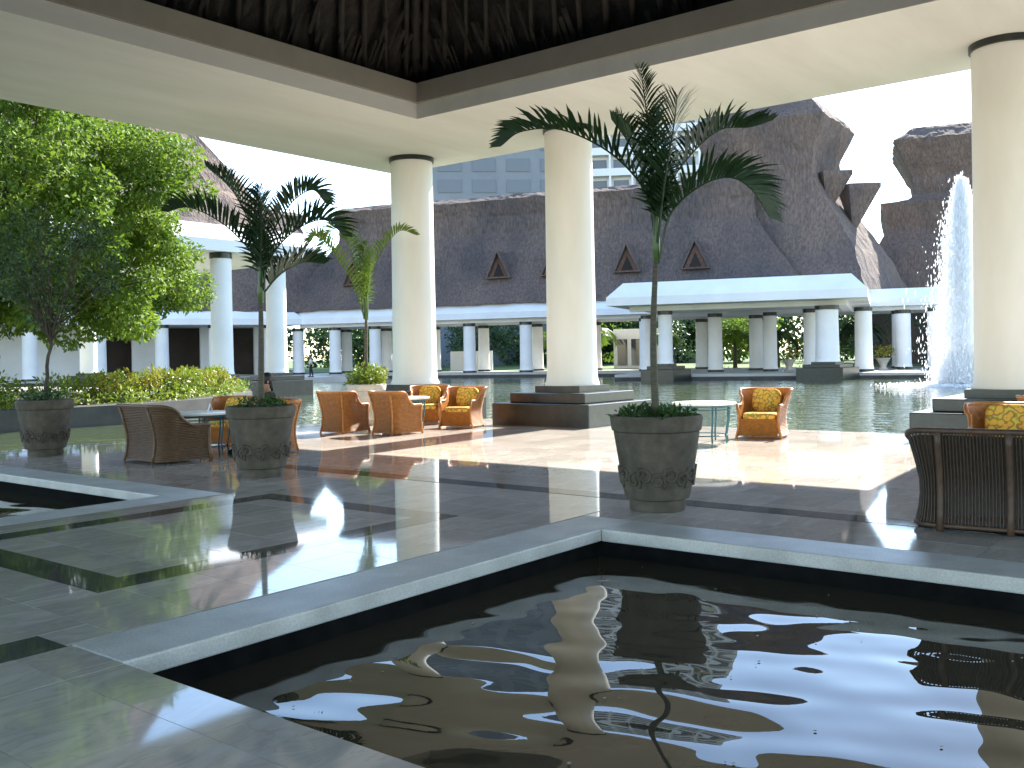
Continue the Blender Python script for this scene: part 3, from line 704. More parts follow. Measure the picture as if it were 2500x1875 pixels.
cl = [(-6 + i * .55 + random.uniform(-.2, .2), 28.35 + random.uniform(-.1, .2), .42 + random.uniform(-.08, .1), .3) for i in range(42)]
for (a, c) in (((16.3, 27.8), (20.2, 29.4)), ((20.2, 29.4), (24.0, 32.9)), ((24.0, 32.9), (25.8, 35.6))):
    for i in range(10): cl.append((a[0] + (c[0] - a[0]) * i / 10 + random.uniform(-.2, .2), a[1] + (c[1] - a[1]) * i / 10 + random.uniform(0, .5), .42 + random.uniform(-.06, .1), .36))
o = leaf_cloud(cl, .14, 420, 77, .7, .45).obj("ground_cover", M_HEDGE); tag(o, "low trailing plants hanging over the dark island wall", "ground cover", kind="stuff")

# ==================================================================  PALMS
def frond(pts, lmax, nleaf, wleaf, seed, lift=.95, spread=.5, droop=.3, rr=.014):
    rs = random.Random(seed); P = [Vector(p) for p in pts]
    # resample the midrib as a smooth curve
    def cr(p0, p1, p2, p3, t): return .5 * ((2 * p1) + (p2 - p0) * t + (2 * p0 - 5 * p1 + 4 * p2 - p3) * t * t + (3 * p1 - p0 - 3 * p2 + p3) * t ** 3)
    C = []; Q = [P[0] * 2 - P[1]] + P + [P[-1] * 2 - P[-2]]
    for i in range(len(P) - 1):
        for k in range(10): C.append(cr(Q[i], Q[i + 1], Q[i + 2], Q[i + 3], k / 10))
    C.append(P[-1]); m = len(C)
    b = MB(); b.tube(C, taper(rr, rr * .25, m - 1), 5)
    for i in range(nleaf):
        t = .16 + .84 * (i + .5) / nleaf; q = t * (m - 1); k = min(int(q), m - 2); p = C[k].lerp(C[k + 1], q - k)
        T = (C[min(k + 2, m - 1)] - C[max(k - 1, 0)]).normalized()
        Sd = T.cross(UP); Sd = Sd.normalized() if Sd.length > .15 else RGT.copy()
        N = Sd.cross(T).normalized()
        if N.z < 0: N = -N
        env = (.45 + .55 * sin(pi * min(1, t * .95 + .05))) * (1.0 if t < .8 else 1 - (t - .8) * 2.2)
        for s_ in (-1, 1):
            L = lmax * env * rs.uniform(.82, 1.1)
            d = (T * (.38 + .5 * t) + Sd * s_ * spread * rs.uniform(.7, 1.2) + N * lift * rs.uniform(.65, 1.15)).normalized()
            wd = T * .9 + N * -.2; wd = (wd - d * wd.dot(d)).normalized(); w_ = wleaf * rs.uniform(.8, 1.15)
            c0, prev = p, None; row = []
            for j in range(4):
                u_ = j / 3; q_ = p + d * (L * u_) + Vector((0, 0, -droop * L * u_ * u_)); ww = w_ * (.55, 1.0, .75, .06)[j]
                row += [q_ - wd * ww, q_ + wd * ww]
            b.add(row, [(0, 1, 3, 2), (2, 3, 5, 4), (4, 5, 7, 6)])
    return b
def potted_palm(label, loc, m_px, base_px, fronds, h_shaft0, h_top, lmax, nleaf, wleaf, m, seed, trunk_r=.045):
    """fronds: lists of (right, up, away) in metres from the foot of the trunk"""
    t = thing("potted_palm", label, "palm", loc)
    zt = h_top; pts = [Vector((0, 0, -.12))]
    random.seed(seed); lean = Vector((random.uniform(-.03, .03), random.uniform(-.03, .03), 0)); ln = RGT * .017
    for k in range(1, 9): pts.append(Vector((0, 0, h_shaft0 * k / 8)) + lean * sin(pi * k / 8) + ln * (h_shaft0 * k / 8))
    MB().tube(pts, [trunk_r * (1.35 - .45 * k / 8) * (1 + .0 * (k % 2)) for k in range(9)], 12).obj("trunk", M_PTRUNK, t, smooth=True)
    MB().tube([Vector((0, 0, z_)) + ln * z_ for z_ in (h_shaft0 - .02, h_shaft0 + (zt - h_shaft0) * .3, zt - .05, zt + .25)], [trunk_r * .95, trunk_r * 1.35, trunk_r * 1.0, trunk_r * .35], 12).obj("crownshaft", M_SHAFT, t, smooth=True)
    for i, fr in enumerate(fronds):
        pts = [RGT * (a + .017 * u_) + UP * u_ + FWD * d for (a, u_, d) in fr]
        frond(pts, lmax * (.9 + .2 * ((i * 7) % 3) / 2), nleaf, wleaf, seed * 31 + i).obj("frond", m, t)
    return t
def fl(cx, cy, s, lst):
    """frond points given as picture-plane offsets (scaled to metres) plus a depth"""
    return [[((x - cx) * s, (cy - y) * s, d) for (x, y, d) in f] for f in lst]
# palm in the carved pot nearest the basin
s1 = .00475
F1 = fl(1419, 904, s1, [
    [(1417, 560, 0), (1405, 440, -.05), (1330, 350, -.2), (1220, 295, -.3), (1130, 297, -.35), (1083, 328, -.35)],
    [(1420, 540, 0), (1415, 400, .02), (1402, 260, .05), (1388, 140, .1)],
    [(1418, 540, 0), (1405, 400, .15), (1375, 300, .4), (1335, 225, .6)],
    [(1422, 545, 0), (1440, 420, .05), (1500, 330, .2), (1570, 270, .3), (1640, 262, .35), (1692, 245, .4)],
    [(1424, 570, 0), (1445, 470, -.1), (1500, 415, -.2), (1560, 398, -.3), (1605, 425, -.35), (1643, 488, -.4)],
    [(1420, 540, 0), (1428, 400, -.3), (1432, 310, -.7), (1425, 270, -1.1)],
    [(1419, 540, 0), (1421, 400, .05), (1424, 300, .12), (1440, 230, .2)],
])
potted_palm("dark green palm with arching fronds in the large carved pot by the basin corner", (8.66, 4.97, .93), s1, None, F1, (904 - 560) * s1, (904 - 470) * s1, .52, 40, .0175, M_PALM, 1, .029)
s2 = .00634
F2 = fl(566, 882, s2, [
    [(562, 640, 0), (555, 560, 0), (500, 490, -.2), (430, 452, -.3), (385, 462, -.4)],
    [(563, 630, 0), (552, 520, .05), (500, 410, .2), (432, 345, .3)],
    [(565, 620, 0), (566, 500, 0), (562, 400, .05)],
    [(567, 630, 0), (585, 520, 0), (625, 440, .1), (670, 405, .2), (696, 430, .3)],
    [(568, 640, 0), (590, 560, -.1), (650, 505, -.3), (715, 485, -.4), (760, 520, -.5)],
    [(565, 630, 0), (555, 540, .3), (530, 470, .8), (500, 440, 1.2)],
    [(566, 630, 0), (580, 530, -.3), (600, 470, -.8), (610, 450, -1.1)],
    [(566, 640, 0), (600, 590, .2), (640, 560, .5), (680, 560, .7)],
])
potted_palm("dark green palm rising from the carved pot beside the wicker seats", (8.25, 10.93, .93), s2, None, F2, (882 - 650) * s2, (882 - 575) * s2, .56, 36, .019, M_PALM, 2, .034)
s3 = .0111
F3 = fl(792, 831, s3, [
    [(789, 690, 0), (795, 620, 0), (822, 550, .1), (860, 500, .2), (898, 508, .3)],
    [(787, 690, 0), (775, 610, 0), (755, 530, -.2), (730, 498, -.3), (700, 545, -.5)],
    [(788, 690, 0), (780, 600, .3), (750, 520, .8), (720, 500, 1.2)],
    [(789, 690, 0), (800, 610, -.3), (812, 560, -.8), (815, 545, -1.2)],
    [(788, 690, 0), (770, 620, -.3), (735, 560, -.6), (700, 520, -.8), (690, 530, -.9)],
    [(788, 690, 0), (786, 600, 0), (790, 520, .1)],
])
potted_palm("slender palm with yellow-green stalks in the pale pot by the lake corner", (15.9, 17.0, .96), s3, None, F3, (831 - 690) * s3, (831 - 640) * s3, .52, 34, .022, M_PALMYEL, 3, .04)

# pots
def pot(label, loc, m, group=None):
    t = thing("stone_pot", label, "pot", loc, random.uniform(0, 1), group)
    prof = [(.275, 0), (.285, .02), (.285, .10), (.275, .115), (.325, .13), (.335, .16), (.352, .235), (.35, .24), (.352, .25), (.385, .45), (.383, .46), (.387, .475), (.415, .66), (.437, .80), (.43, .805), (.452, .815), (.458, .83), (.472, .94), (.46, .965), (.44, .97), (.415, .96), (.41, .90), (.05, .895)]
    MB().lathe(prof, 56, cap=True).obj("pot_body", m, t, autos=35)
    b = MB()       # carved scrolls
    for k in range(9):
        a0 = 2 * pi * k / 9
        for (da, zc_, sgn, R_) in ((-.17, .33, 1, .085), (.17, .37, -1, .085)):
            pts = []
            for j in range(19):
                th = j / 18 * 2.6 * pi; rr = R_ * (1 - .8 * j / 18)
                a = a0 + da + sgn * rr * cos(th) / .37; z = zc_ + rr * sin(th); r = .352 + (z - .24) * .155 + .004
                pts.append((r * cos(a), r * sin(a), z))
            b.tube(pts, .017, 5)
        pts = [((.352 + (z - .24) * .155 + .004) * cos(a0 + x), (.352 + (z - .24) * .155 + .004) * sin(a0 + x), z) for x, z in ((-.02, .25), (.03, .30), (-.03, .36), (.03, .42), (0, .46))]
        b.tube(pts, .018, 5)
    b.obj("carved_scroll", m, t, smooth=True)
    b = MB(); b.lathe([(.418, .902), (.30, .925), (.12, .935), (.02, .93)], 24); b.obj("soil", M_SOIL, t)
    return t
pot("large grey stone pot with carved scroll band beside the basin corner", (8.66, 4.97, 0), M_POT)
pot("grey stone pot of the palm standing between the wicker seats and the inlaid floor", (8.25, 10.93, 0), M_POT)
pot("grey stone pot holding the slender tree at the far left of the terrace", (8.1, 16.75, 0), M_POT)
pot("pale cast-stone pot with a small bush behind the wicker chairs", (15.9, 17.0, 0.004), M_POTPALE)
def undergrowth(label, loc, r, n, h, m, seed, leaf=.09):
    random.seed(seed); cl = [(random.uniform(-r, r) * .8, random.uniform(-r, r) * .8, random.uniform(.02, h), .1 + h * .35) for k in range(n)]
    o = leaf_cloud(cl, leaf, 1300, seed, .5, .4).obj("pot_plant", m, loc=loc); return tag(o, label, "plant")
undergrowth("low dark leaves round the palm foot in the carved pot by the basin", (8.66, 4.97, .93), .34, 60, .03, M_LEAFD, 5, .08)
undergrowth("low leaves on the soil of the pot beside the wicker seats", (8.25, 10.93, .93), .32, 32, .05, M_LEAFD, 6, .08)
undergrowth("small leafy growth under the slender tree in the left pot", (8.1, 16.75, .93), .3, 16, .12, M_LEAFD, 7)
undergrowth("round bright green bush in the pale pot by the lake corner", (15.9, 17.0, .98), .36, 26, .32, M_HEDGE, 8, .11)
# slender tree in the left pot, in the shade of the roof
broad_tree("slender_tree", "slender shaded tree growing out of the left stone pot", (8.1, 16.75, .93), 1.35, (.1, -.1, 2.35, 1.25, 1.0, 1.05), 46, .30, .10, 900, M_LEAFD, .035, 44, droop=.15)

# ==================================================================  WICKER FURNITURE  (front of every seat faces +x locally)
def ushape(s, hw, xb, xf, rc):
    """open plan curve, s in 0..1, from the front of one arm round the back to the front of the other"""
    L1 = (xf - (xb + rc)); La = pi / 2 * rc; L2 = 2 * (hw - rc); tot = 2 * L1 + 2 * La + L2; d = s * tot
    if d < L1: return Vector((xf - d, -hw, 0)), Vector((0, -1, 0))
    d -= L1
    if d < La: a = d / rc; return Vector((xb + rc - rc * sin(a), -(hw - rc) - rc * cos(a), 0)), Vector((-sin(a), -cos(a), 0))
    d -= La
    if d < L2: return Vector((xb, -(hw - rc) + d, 0)), Vector((-1, 0, 0))
    d -= L2
    if d < La: a = d / rc; return Vector((xb + rc - rc * cos(a), (hw - rc) + rc * sin(a), 0)), Vector((-cos(a), sin(a), 0))
    d -= La
    return Vector((xb + rc + d, hw, 0)), Vector((0, 1, 0))
def flare(z, h): # the seats are drawn in at the waist and flare at foot and rim
    t = z / .9
    return .055 * (1 - t * 2.6) ** 2 * (1 if t < .385 else 0) + (.10 * max(0, t - .385) ** 1.4 * 1.6 if t >= .385 else 0)
def top_h(s, hb, ha):
    q = abs(s - .5) * 2; t = min(1, max(0, (q - .42) / .38)); t = t * t * (3 - 2 * t)
    return hb + (ha - hb) * t
def shell_pt(s, z, geo):
    p, o_ = ushape(s, *geo); return p + o_ * (flare(z, .9) + (0.10 * max(0, z - .45) if abs(s - .5) < .3 else 0)) + Vector((0, 0, z))
def arm_chair_meshes(m, geo, hb, ha, strands, seg=46):
    out = {}
    b = MB()
    for i in range(strands):
        z = .05 + (hb - .06) * i / (strands - 1)
        ss = [k / seg for k in range(seg + 1) if top_h(k / seg, hb, ha) >= z - .002]
        if len(ss) < 3: continue
        b.tube([shell_pt(s, z, geo) + ushape(s, *geo)[1] * (.004 if (k + i) % 2 else -.004) for k, s in enumerate(ss)], .0115, 4)
    out["woven_shell"] = b
    b = MB(); vs = []; nz = 8
    for k in range(seg + 1):
        s = k / seg; h = top_h(s, hb, ha) - .01
        for j in range(nz + 1): p = shell_pt(s, .03 + (h - .03) * j / nz, geo); vs.append(p - ushape(s, *geo)[1] * .012)
    fs = [(k * (nz + 1) + j, (k + 1) * (nz + 1) + j, (k + 1) * (nz + 1) + j + 1, k * (nz + 1) + j + 1) for k in range(seg) for j in range(nz)]
    b.add(vs, fs); out["shell_lining"] = b
    b = MB(); b.tube([shell_pt(k / 60, top_h(k / 60, hb, ha), geo) for k in range(61)], .027, 8); out["rim"] = b
    return out
def wicker_chair():
    geo = (.36, -.36, .36, .17); hb, ha = .88, .60
    t = thing("wicker_chair", "", "chair")
    for nme, b in arm_chair_meshes(M_RATTAN, geo, hb, ha, 33).items(): b.obj(nme, M_RATTAN, t, smooth=True)
    for s in (0, 1):
        MB().tube([shell_pt(s, z, geo) for z in (0, .15, .3, .45, .60)], .026, 8).obj("front_post", M_RATTAN, t, smooth=True)
    for s in (.36, .64):
        MB().tube([shell_pt(s, z, geo) + ushape(s, *geo)[1] * .012 for z in (0, .15, .3, .45, .65, .87)], .022, 8).obj("back_post", M_RATTAN, t, smooth=True)
    b = MB()
    for i in range(14): b.tube([(.355 + (.004 if i % 2 else 0), y, .06 + .285 * i / 13) for y in np.linspace(-.34, .34, 9)], .0115, 4)
    b.box(.33, .345, -.34, .34, .04, .34); b.obj("front_apron", M_RATTAN, t)
    MB().rbox(.03, 0, .40, .335, .315, .075, .28).obj("seat_cushion", M_FLORAL, t, smooth=True)
    q = MB().rbox(0, 0, 0, .08, .27, .22, .4); o = q.obj("back_cushion", M_FLORAL, t, smooth=True); o.location = (-.25, 0, .67); o.rotation_euler = (0, radians(-14), 0)
    return t
chair0 = wicker_chair()
chairs = [
    ("honey wicker armchair with its back to the lake-side pale pot, left of its pair", (14.05, 15.75), 0.12),
    ("honey wicker armchair beside its twin, seat turned to the white round table", (14.35, 14.45), -0.08),
    ("honey wicker armchair across the round table, nearest the stepped column base", (16.35, 14.35), pi + .25),
    ("honey wicker armchair tucked behind the round table by the corner column", (16.9, 15.95), pi + .5),
    ("sunlit honey wicker armchair with yellow cushions alone beside the teal-legged table", (16.95, 7.45), pi + .15),
    ("wicker armchair with a yellow floral cushion facing the dark cane loveseat", (12.9, 2.55), pi + .1),
    ("orange wicker armchair at the foot of the big right column", (15.7, 2.45), .1),
    ("wicker armchair half hidden behind the palm pot, holding the seated person", (10.55, 13.75), pi - .25),
    ("wicker armchair with yellow cushion beyond the seated person", (11.0, 15.5), pi + .35),
]
for i, (lab, (x, y), rz) in enumerate(chairs):
    c = chair0 if i == 0 else copy_tree(chair0)
    c.location = (x, y, .003); c.rotation_euler = (0, 0, rz); c["label"] = lab; c["group"] = "wicker armchairs on the terrace"

def loveseat():
    geo = (.74, -.40, .42, .16); hb, ha = .88, .62
    t = thing("cane_loveseat", "", "loveseat")
    n = 110
    for k in range(n + 1):
        s = k / n; h = top_h(s, hb, ha) - .01
        MB().tube([shell_pt(s, .045 + (h - .045) * j / 6, geo) for j in range(7)], .0085, 4, cap=False).obj("stick", M_CANE, t, smooth=True)
    MB().tube([shell_pt(k / 70, top_h(k / 70, hb, ha), geo) for k in range(71)], .027, 8).obj("rim", M_RATTAND, t, smooth=True)
    MB().tube([shell_pt(k / 60, .045, geo) for k in range(61)], .022, 6).obj("bottom_rail", M_RATTAND, t, smooth=True)
    vs = []; nz = 6; ks = list(range(12, 67))
    for k in ks:
        s = k / 78
        for j in range(nz + 1): vs.append(shell_pt(s, .05 + (top_h(s, hb, ha) - .09) * j / nz, geo) - ushape(s, *geo)[1] * .018)
    MB().add(vs, [(k * (nz + 1) + j, (k + 1) * (nz + 1) + j, (k + 1) * (nz + 1) + j + 1, k * (nz + 1) + j + 1) for k in range(len(ks) - 1) for j in range(nz)]).obj("backing", M_RATTAND, t, smooth=True)
    b = MB()
    for z in (.11, .125, .14): b.tube([shell_pt(k / 80, z, geo) + ushape(k / 80, *geo)[1] * (.010 if k % 2 else -.010) for k in range(81)], .006, 4)
    b.obj("woven_band", M_RATTAND, t)
    for s in (0, .315, .5, .685, 1):
        MB().tube([shell_pt(s, z, geo) + ushape(s, *geo)[1] * (.016 if 0 < s < 1 else 0) for z in (0, .15, .3, .45, .6) + ((.75, .87) if 0 < s < 1 else ())], .03, 8).obj("post", M_RATTAND, t, smooth=True)
    b = MB(); b.box(.36, .375, -.72, .72, .05, .34); b.obj("front_apron", M_RATTAND, t)
    MB().box(-.33, .355, -.70, .70, .28, .325).obj("seat_board", M_RATTAND, t)
    for y in (-.35, .35): MB().rbox(.03, y, .40, .34, .335, .075, .28).obj("seat_cushion", M_FLORAL, t, smooth=True)
    for y in (-.34, .34):
        o = MB().rbox(0, 0, 0, .07, .31, .17, .4).obj("back_cushion", M_FLORAL, t, smooth=True); o.location = (-.24, y, .60); o.rotation_euler = (0, radians(-14), 0)
    return t
ls = loveseat(); ls.location = (9.42, 1.80, .003); ls.rotation_euler = (0, 0, .10)
tag(ls, "dark cane loveseat seen from behind at the edge of the basin", "loveseat", None)
def wicker_loveseat(label, loc, rz):
    geo = (.62, -.40, .42, .18); hb, ha = .90, .58
    t = thing("wicker_loveseat", label, "loveseat", loc, rz)
    for nme, b in arm_chair_meshes(M_RATTANB, geo, hb, ha, 33, 60).items(): b.obj(nme, M_RATTANB, t, smooth=True)
    for s in (0, 1): MB().tube([shell_pt(s, z, geo) for z in (0, .15, .3, .45, .58)], .028, 8).obj("front_post", M_RATTANB, t, smooth=True)
    for s in (.34, .66): MB().tube([shell_pt(s, z, geo) + ushape(s, *geo)[1] * .012 for z in (0, .15, .3, .45, .65, .88)], .022, 8).obj("back_post", M_RATTANB, t, smooth=True)
    MB().box(.37, .385, -.60, .60, .04, .34).obj("front_apron", M_RATTANB, t)
    for y in (-.29, .29):
        MB().rbox(.03, y, .40, .36, .285, .075, .28).obj("seat_cushion", M_FLORAL, t, smooth=True)
        o = MB().rbox(0, 0, 0, .07, .26, .17, .4).obj("back_cushion", M_FLORAL, t, smooth=True); o.location = (-.26, y, .60); o.rotation_euler = (0, radians(-14), 0)
    return t
wicker_loveseat("brown woven loveseat with flared back standing near the left pots", (8.75, 14.1, .003), -.05)
ls2 = None and copy_tree(ls, None, "brown cane loveseat with flared back standing near the left pots", (8.85, 14.1, .003), .02)

def round_table(label, loc, rz=0.0):
    t = thing("round_table", label, "table", loc, rz, "round garden tables")
    o = MB().lathe([(.54, .665), (.565, .675), (.57, .69), (.565, .705), (.55, .71)], 48).obj("tabletop", M_TABLETOP, t, autos=40)
    b = MB(); b.tube([(.47 * cos(a), .47 * sin(a), .645) for a in np.linspace(0, 2 * pi, 41)[:-1]], .014, 6, closed=True); b.tube([(.47 * cos(a), .47 * sin(a), .585) for a in np.linspace(0, 2 * pi, 41)[:-1]], .010, 6, closed=True); b.obj("top_ring", M_TEAL, t, smooth=True)
    MB().tube([(.40 * cos(a), .40 * sin(a), .13) for a in np.linspace(0, 2 * pi, 41)[:-1]], .011, 6, closed=True).obj("foot_ring", M_TEAL, t, smooth=True)
    for k in range(8):
        a = 2 * pi * k / 8
        MB().tube([(.465 * cos(a), .465 * sin(a), .664), (.455 * cos(a), .455 * sin(a), .4), (.41 * cos(a), .41 * sin(a), .14), (.43 * cos(a), .43 * sin(a), .0)], .016, 6).obj("leg", M_TEAL, t, smooth=True)
    return t
round_table("white round table with teal metal legs standing in the sun patch", (15.55, 7.95, .003))
round_table("white round table between the four honey wicker chairs", (15.35, 15.2, .003), .2)
tl = round_table("round table beside the brown cane loveseat with a small white card", (9.75, 14.55, .003), .1)
b = MB().add([(-.05, -.04, 0), (.05, -.04, 0), (.05, .04, 0), (-.05, .04, 0), (-.05, 0, .13), (.05, 0, .13)], [(0, 1, 5, 4), (2, 3, 4, 5)])
o = b.obj("folded_card", M_CARD, loc=(9.95, 14.6, .7135)); o.rotation_euler = (0, 0, 1.2); o.modifiers.new("s", 'SOLIDIFY').thickness = .003
tag(o, "small folded white card standing on the round table near the loveseat", "card")

# ==================================================================  PEOPLE
def skin_body(name, parent, verts, edges, radii, m, root=0):
    me = bpy.data.meshes.new(name); me.from_pydata(verts, edges, []); me.materials.append(m)
    o = bpy.data.objects.new(name, me); COL.objects.link(o); o.parent = parent
    sk = o.modifiers.new("skin", 'SKIN'); sk.use_smooth_shade = True
    if not me.skin_vertices: me.skin_vertices.new()
    for i, r in enumerate(radii): me.skin_vertices[0].data[i].radius = r if isinstance(r, tuple) else (r, r)
    me.skin_vertices[0].data[root].use_root = True
    sb = o.modifiers.new("sub", 'SUBSURF'); sb.levels = 2; sb.render_levels = 2
    return o
def person(label, loc, rz, sitting, shirt, trouser):
    t = thing("person", label, "person", loc, rz)
    if sitting:   # hips at .52, facing +x
        V = [(0, 0, .52), (-.02, 0, .72), (-.04, 0, .98), (-.03, 0, 1.06), (-.01, 0, 1.14), (.01, 0, 1.24),
             (-.04, .19, 1.0), (.04, .24, .76), (.26, .18, .66), (-.04, -.19, 1.0), (.04, -.24, .76), (.26, -.18, .66),
             (.05, .10, .53), (.42, .12, .54), (.44, .12, .10), (.56, .12, .06), (.05, -.10, .53), (.42, -.12, .54), (.44, -.12, .10), (.56, -.12, .06)]
    else:
        V = [(0, 0, .95), (0, 0, 1.15), (0, 0, 1.40), (0, 0, 1.48), (.01, 0, 1.56), (.02, 0, 1.66),
             (0, .19, 1.42), (.0, .25, 1.14), (.10, .25, .92), (0, -.19, 1.42), (.0, -.25, 1.14), (.10, -.25, .92),
             (0, .10, .90), (.05, .11, .50), (.06, .12, .08), (.17, .12, .04), (0, -.10, .90), (-.08, -.11, .50), (-.16, -.12, .10), (-.06, -.12, .04)]
    E_ = [(0, 1), (1, 2), (2, 3), (3, 4), (4, 5), (2, 6), (6, 7), (7, 8), (2, 9), (9, 10), (10, 11), (0, 12), (12, 13), (13, 14), (14, 15), (0, 16), (16, 17), (17, 18), (18, 19)]
    R_ = [(.13, .16), (.12, .15), (.11, .15), .06, .075, .085, .065, .05, .038, .065, .05, .038, .09, .07, .05, .04, .09, .07, .05, .04]
    body = skin_body("body", t, V, E_, R_, M_SKIN)
    # clothing as slightly larger skinned pieces
    sv = [0, 1, 2, 6, 7, 9, 10]; idx = {a: i for i, a in enumerate(sv)}
    skin_body("shirt", t, [V[i] for i in sv], [(idx[a], idx[c]) for a, c in E_ if a in idx and c in idx], [(.145, .18), (.14, .175), (.125, .165), .085, .07, .085, .07], shirt)
    tv = [0, 12, 13, 14, 16, 17, 18]; idx = {a: i for i, a in enumerate(tv)}
    skin_body("trousers", t, [V[i] for i in tv], [(idx[a], idx[c]) for a, c in E_ if a in idx and c in idx], [(.14, .175), .11, .085, .07, .11, .085, .07], trouser)
    h = V[5]
    MB().rbox(h[0] - .025, 0, h[2] + .045, .112, .10, .115, 1.0, 16, 10).obj("hair", M_HAIR, t, smooth=True)
    MB().rbox(h[0] - .075, 0, h[2] - .04, .055, .085, .11, 1.0, 14, 8).obj("hair", M_HAIR, t, smooth=True)
    b = MB(); b.rbox(h[0] + .112, 0, h[2] - .02, .02, .014, .03, 1.0, 8, 6); b.obj("nose", M_SKIN, t, smooth=True)
    for y in (-.036, .036): MB().rbox(h[0] + .092, y, h[2] + .012, .012, .014, .008, 1.0, 8, 6).obj("eye", M_HAIR, t, smooth=True)
    for y in (-.09, .09): MB().rbox(h[0] - .005, y, h[2] - .01, .018, .012, .03, 1.0, 8, 6).obj("ear", M_SKIN, t, smooth=True)
    for hi, s_ in ((8, 1), (11, -1)):
        w0 = Vector(V[hi]); d = Vector((.8, 0, -.25)) if sitting else Vector((.15, 0, -1)); d.normalize(); sdv = Vector((0, 1, 0))
        b = MB(); b.rbox(*(w0 + d * .05), .045, .035, .035, .8, 10, 6)
        for k in range(4):
            q = w0 + d * .08 + sdv * (-.027 + .018 * k); ln = (.055, .068, .064, .05)[k]
            b.tube([q, q + d * ln * .5, q + d * ln + Vector((0, 0, -.015))], [.009, .0085, .006], 6)
        q = w0 + d * .035 - sdv * .032 * s_; b.tube([q, q + d * .025 - sdv * .02 * s_, q + d * .05 - sdv * .024 * s_], [.010, .009, .007], 6)
        b.obj("hand", M_SKIN, t, smooth=True)
    for hi in (15, 19):
        x, y, z = V[hi]; MB().rbox(x - .04, y, z - .005, .13, .05, .045, .6, 12, 8).obj("shoe", M_TROUS, t, smooth=True)
    return t
person("dark-haired person in dark clothes seated behind the palm pot", (10.50, 13.75, -.02), pi - .25, True, M_SHIRTD, M_TROUS)
pp = FWD * 79 + RGT * (-.209 * 79)
person("person in a pale shirt and dark trousers walking on the far shore", (pp.x, pp.y, .10), 2.4, False, M_SHIRTW, M_TROUS)
b = MB(); c = pp
b.hexa([Vector((c.x, c.y, 0)) + DB * a + NB * d + Vector((0, 0, z)) for z in (-1.3, .099) for a, d in ((-3, -16), (3, -16), (3, 2), (-3, 2))])
structure(b.obj("shore_jetty", M_DECK))

# ==================================================================  FOUNTAIN
ft = thing("fountain", "tall white fountain jet rising from the lake in front of the thatched hall", "fountain", (52.5, 12.3, -.3))
def drops(n, fn, smin, smax, seed, el=(1, 2.2)):
    rs = random.Random(seed); b = MB(); V = b.v; F = b.f
    for i in range(n):
        x, y, z = fn(rs); s_ = rs.uniform(smin, smax); e = s_ * rs.uniform(*el); o0 = len(V)
        V += [(x + s_, y, z), (x - s_ * .5, y + s_ * .87, z), (x - s_ * .5, y - s_ * .87, z), (x, y, z + e), (x, y, z - e)]
        F += [(o0, o0 + 1, o0 + 3), (o0 + 1, o0 + 2, o0 + 3), (o0 + 2, o0, o0 + 3), (o0 + 1, o0, o0 + 4), (o0 + 2, o0 + 1, o0 + 4), (o0, o0 + 2, o0 + 4)]
    return b
FH = 10.4
def jet_r(z): return .14 + 1.35 * max(0.0, 1 - z / FH) ** .7
def jet_fn(rs):
    z = FH * rs.random() ** .9; a = rs.uniform(0, 6.28); r = jet_r(z) * abs(rs.gauss(0, .62)); r *= 1 + (.5 * rs.random() if rs.random() < .2 else 0)
    return r * cos(a), r * sin(a), z + rs.gauss(0, .12)
drops(36000, jet_fn, .008, .030, 1, (2, 7)).obj("water_jet", M_SPRAY, ft)
mv = bpy.data.materials.new("fine_white_mist"); mv.use_nodes = True; nn_ = mv.node_tree.nodes; nn_.remove(nn_["Principled BSDF"])
pv = nn_.new("ShaderNodeVolumePrincipled"); pv.inputs["Color"].default_value = (.98, .98, .98, 1); pv.inputs["Density"].default_value = 2.6; pv.inputs["Anisotropy"].default_value = .25
tcn = nn_.new("ShaderNodeTexCoord"); nz_ = nn_.new("ShaderNodeTexNoise"); nz_.inputs["Scale"].default_value = 1.6; nz_.inputs["Detail"].default_value = 5
mpn = nn_.new("ShaderNodeMapping"); mpn.inputs["Scale"].default_value = (1.6, 1.6, .35); mrn = nn_.new("ShaderNodeMapRange"); mrn.inputs[1].default_value = .38; mrn.inputs[2].default_value = .62; mrn.inputs[3].default_value = .1; mrn.inputs[4].default_value = 1.9
lk = mv.node_tree.links; lk.new(tcn.outputs["Object"], mpn.inputs[0]); lk.new(mpn.outputs[0], nz_.inputs["Vector"]); lk.new(nz_.outputs[0], mrn.inputs[0]); lk.new(mrn.outputs[0], pv.inputs["Density"])
lk.new(pv.outputs[0], nn_["Material Output"].inputs["Volume"])
def misty(prof, name, seed):
    b = MB().lathe(prof, 20)
    b.v = [tuple(Vector(p) + Vector((1, 1, 0)) * 0 + noise.noise_vector(Vector(p) * 1.3 + Vector((seed, 0, 0))) * .16) for p in b.v]
    return b.obj(name, mv, ft, smooth=True)
misty([(jet_r(z) * 1.05, z) for z in np.linspace(.1, FH - .1, 22)], "mist_column", 1)
def dome_fn(rs):
    a = rs.uniform(0, 6.28); ph = math.acos(rs.random()); r = 1.1 * rs.uniform(.8, 1.1)
    return r * sin(ph) * cos(a), r * sin(ph) * sin(a), r * cos(ph) * 1.6
drops(7000, dome_fn, .015, .05, 2).obj("foam_dome", M_SPRAY, ft)
misty([(1.15 * sin(q), .05 + 1.75 * (1 - cos(q)) * .5 * 1.0) for q in np.linspace(1.3, 3.0, 10)], "mist_dome", 2)
def skirt_fn(rs):
    a = rs.uniform(0, 6.28); r = 1.1 + abs(rs.gauss(0, 1)) * 1.2
    return r * cos(a), r * sin(a), rs.uniform(.0, .08)
drops(3000, skirt_fn, .02, .08, 3, (.5, 1)).obj("foam_ring", M_SPRAY, ft)

